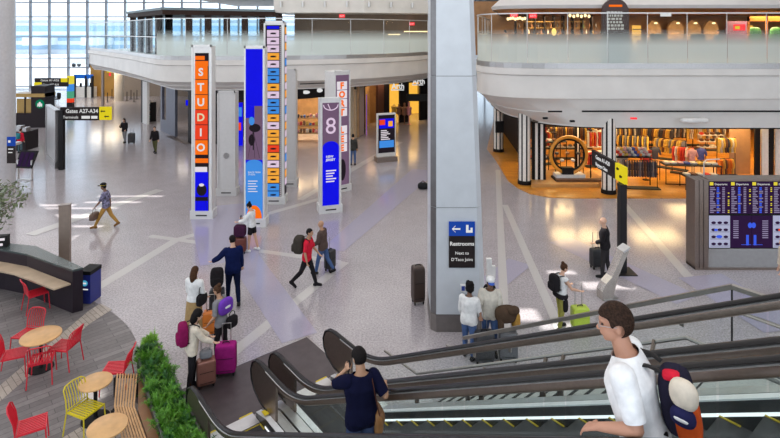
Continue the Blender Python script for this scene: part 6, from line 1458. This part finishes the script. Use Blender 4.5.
onback(pr, 'black backpack worn by the woman in olive trousers', black, w_=.30, d=.20, h=.42)
p = world(pr, pr['pel']+Vector((0,-.0,-.02))); t = thing('jacket', 'black jacket tied around the waist of the woman in olive trousers', 'jacket', p, P(-75)); MB(black).rbox((0,-.02,.02),(.42,.30,.14),3,22,8).rbox((.16,.02,-.18),(.08,.14,.34),3,12,8).build('body', t, True)
suitcase('lime green suitcase with a tall pull handle behind the stair guard', at(580,330), P(5), .42,.26,.52, mat('lime_shell', (.42,.55,.05), .35), 1.12, trim=mat('lime_trim',(.28,.36,.04),.4))
pr = person('woman with curly black hair and white blouse at the column base', at(469,357), P(-28), 1.62, 3, arms=((5,10,30,0),(12,10,35,0)), legs=((4,3),(-4,5)), head=(-5,8), hair='curly', hairm=HB, skin=SK3, shirt=white, sleeve=.9, hem=-.02, trousers=jean, bulk=1.1, soff=.03)
pr = person('man in white cap and cream shirt facing us with jacket and luggage', at(490,353), P(172), 1.74, 3, arms=((8,10,35,0),(18,14,55,-5)), legs=((4,3),(-4,5)), head=(8,14), hair='short', hairm=HB, skin=SK3, shirt=cl('off_white',(.62,.58,.50)), sleeve=.5, hem=-.02, trousers=jean, bulk=1.12, soff=.028)
p = world(pr, pr['hp']((0,.0,.075))); t = thing('cap', 'white cap with a blue peak on the man in the cream shirt', 'cap', p, P(180)); t.rotation_euler[0] = .0; MB(white).ell((0,-.01,.02),(.10,.115,.078),14,8).build('crown', t, True); MB(mat('peak_blue',(.02,.08,.40),.6)).ell((0,.10,-.025),(.075,.09,.014),12,6).build('peak', t, True)
t = onback(pr, 'black backpack on the man in the cream shirt', black, w_=.30, d=.16, h=.42)
suitcase('large black suitcase standing left of the man in the cream shirt', at(484,362), P(4), .44,.28,.62, mat('charcoal_shell', (.04,.04,.045), .4), .95)
suitcase('grey suitcase under the brown jacket beside the stair guard', at(508,360), P(-6), .42,.28,.60, mat('grey_shell', (.12,.12,.13), .4), .95)
t = thing('jacket', 'dark brown jacket heaped on the grey suitcase', 'jacket', (*G(507,360), .98), .2); MB(cl('umber',(.07,.045,.03))).rbox((-.02,0,.06),(.52,.34,.36),2.6,24,14).rbox((.1,-.1,.18),(.3,.2,.18),2.5,16,10).rbox((-.18,-.08,-.1),(.14,.14,.40),2.6,14,10).build('body', t, True); MB(cl('mustard_lining',(.40,.22,.05))).rbox((.20,-.02,-.08),(.18,.26,.40),3,18,10).build('lining', t, True)
pr = person('person in red jacket standing behind the small flight screen at left', at(20,153), P(-10), 1.45, 2, hair='short', hairm=HBR, skin=SK1, shirt=red, sleeve=.98, hem=.0, trousers=cl('teal_grey',(.08,.13,.15)), soff=.025)
onback(pr, 'teal backpack on the person in the red jacket', cl('teal',(.03,.20,.24)), w_=.28, d=.16, h=.38)
pr = person('person in dark clothes at the coffee kiosk counter', at(24,126), P(150), 1.65, 2, hair='short', hairm=HB, skin=SK2, shirt=grey, sleeve=.5, hem=.0, trousers=black)
pr = person('person in cream trousers half cut off at the right edge', at(786,301), P(80), 1.72, 3, arms=((10,8,30,0),(0,8,10,0)), legs=((16,6),(-14,14)), hair='long', hairm=HBR, skin=SK1, shirt=cream, sleeve=.9, hem=.0, trousers=cl('cream_trouser',(.60,.50,.38)), shoes=cl('tan_shoe',(.22,.11,.04)), soff=.022)
for px, Y, m, lab, rz_, hr_ in ((752,33,black,'person in dark top with tied up hair seen above the frosted glass','',''),(718,32,cl('slate',(.06,.09,.14)),'person in slate shirt at the restaurant counter, above the frosted glass','',''),(506,31.5,cream,'pale dressed person at the left end of the restaurant','','')):
    pr = person(lab, (AT(px,0,Y)[0], Y, ZT+.03), P(rng.uniform(60,200)), 1.70, 3, arms=((20,8,60,0),(15,8,50,0)), hair='bun' if px == 752 else 'short', hairm=HB, skin=SK2, shirt=m, sleeve=.6, hem=.0, trousers=black, vox=.02)
# loose luggage by the column
o = tag(MB(M_BLACK).rbox((0,0,0),(.50,.34,.30),3,22,12).mt(M_BLACK).tube([(-.18,0,.1),(0,0,.24),(.18,0,.1)],.015,6).build('duffel_bag', None, True), 'dark duffel bag on the floor left of the big column', 'bag'); o.location = (*G(423,189), .15)
suitcase('dark brown suitcase half hidden behind the left side of the column', at(418,303), P(15), .34,.30,.95, mat('umber_shell',(.05,.03,.022),.4), 0)
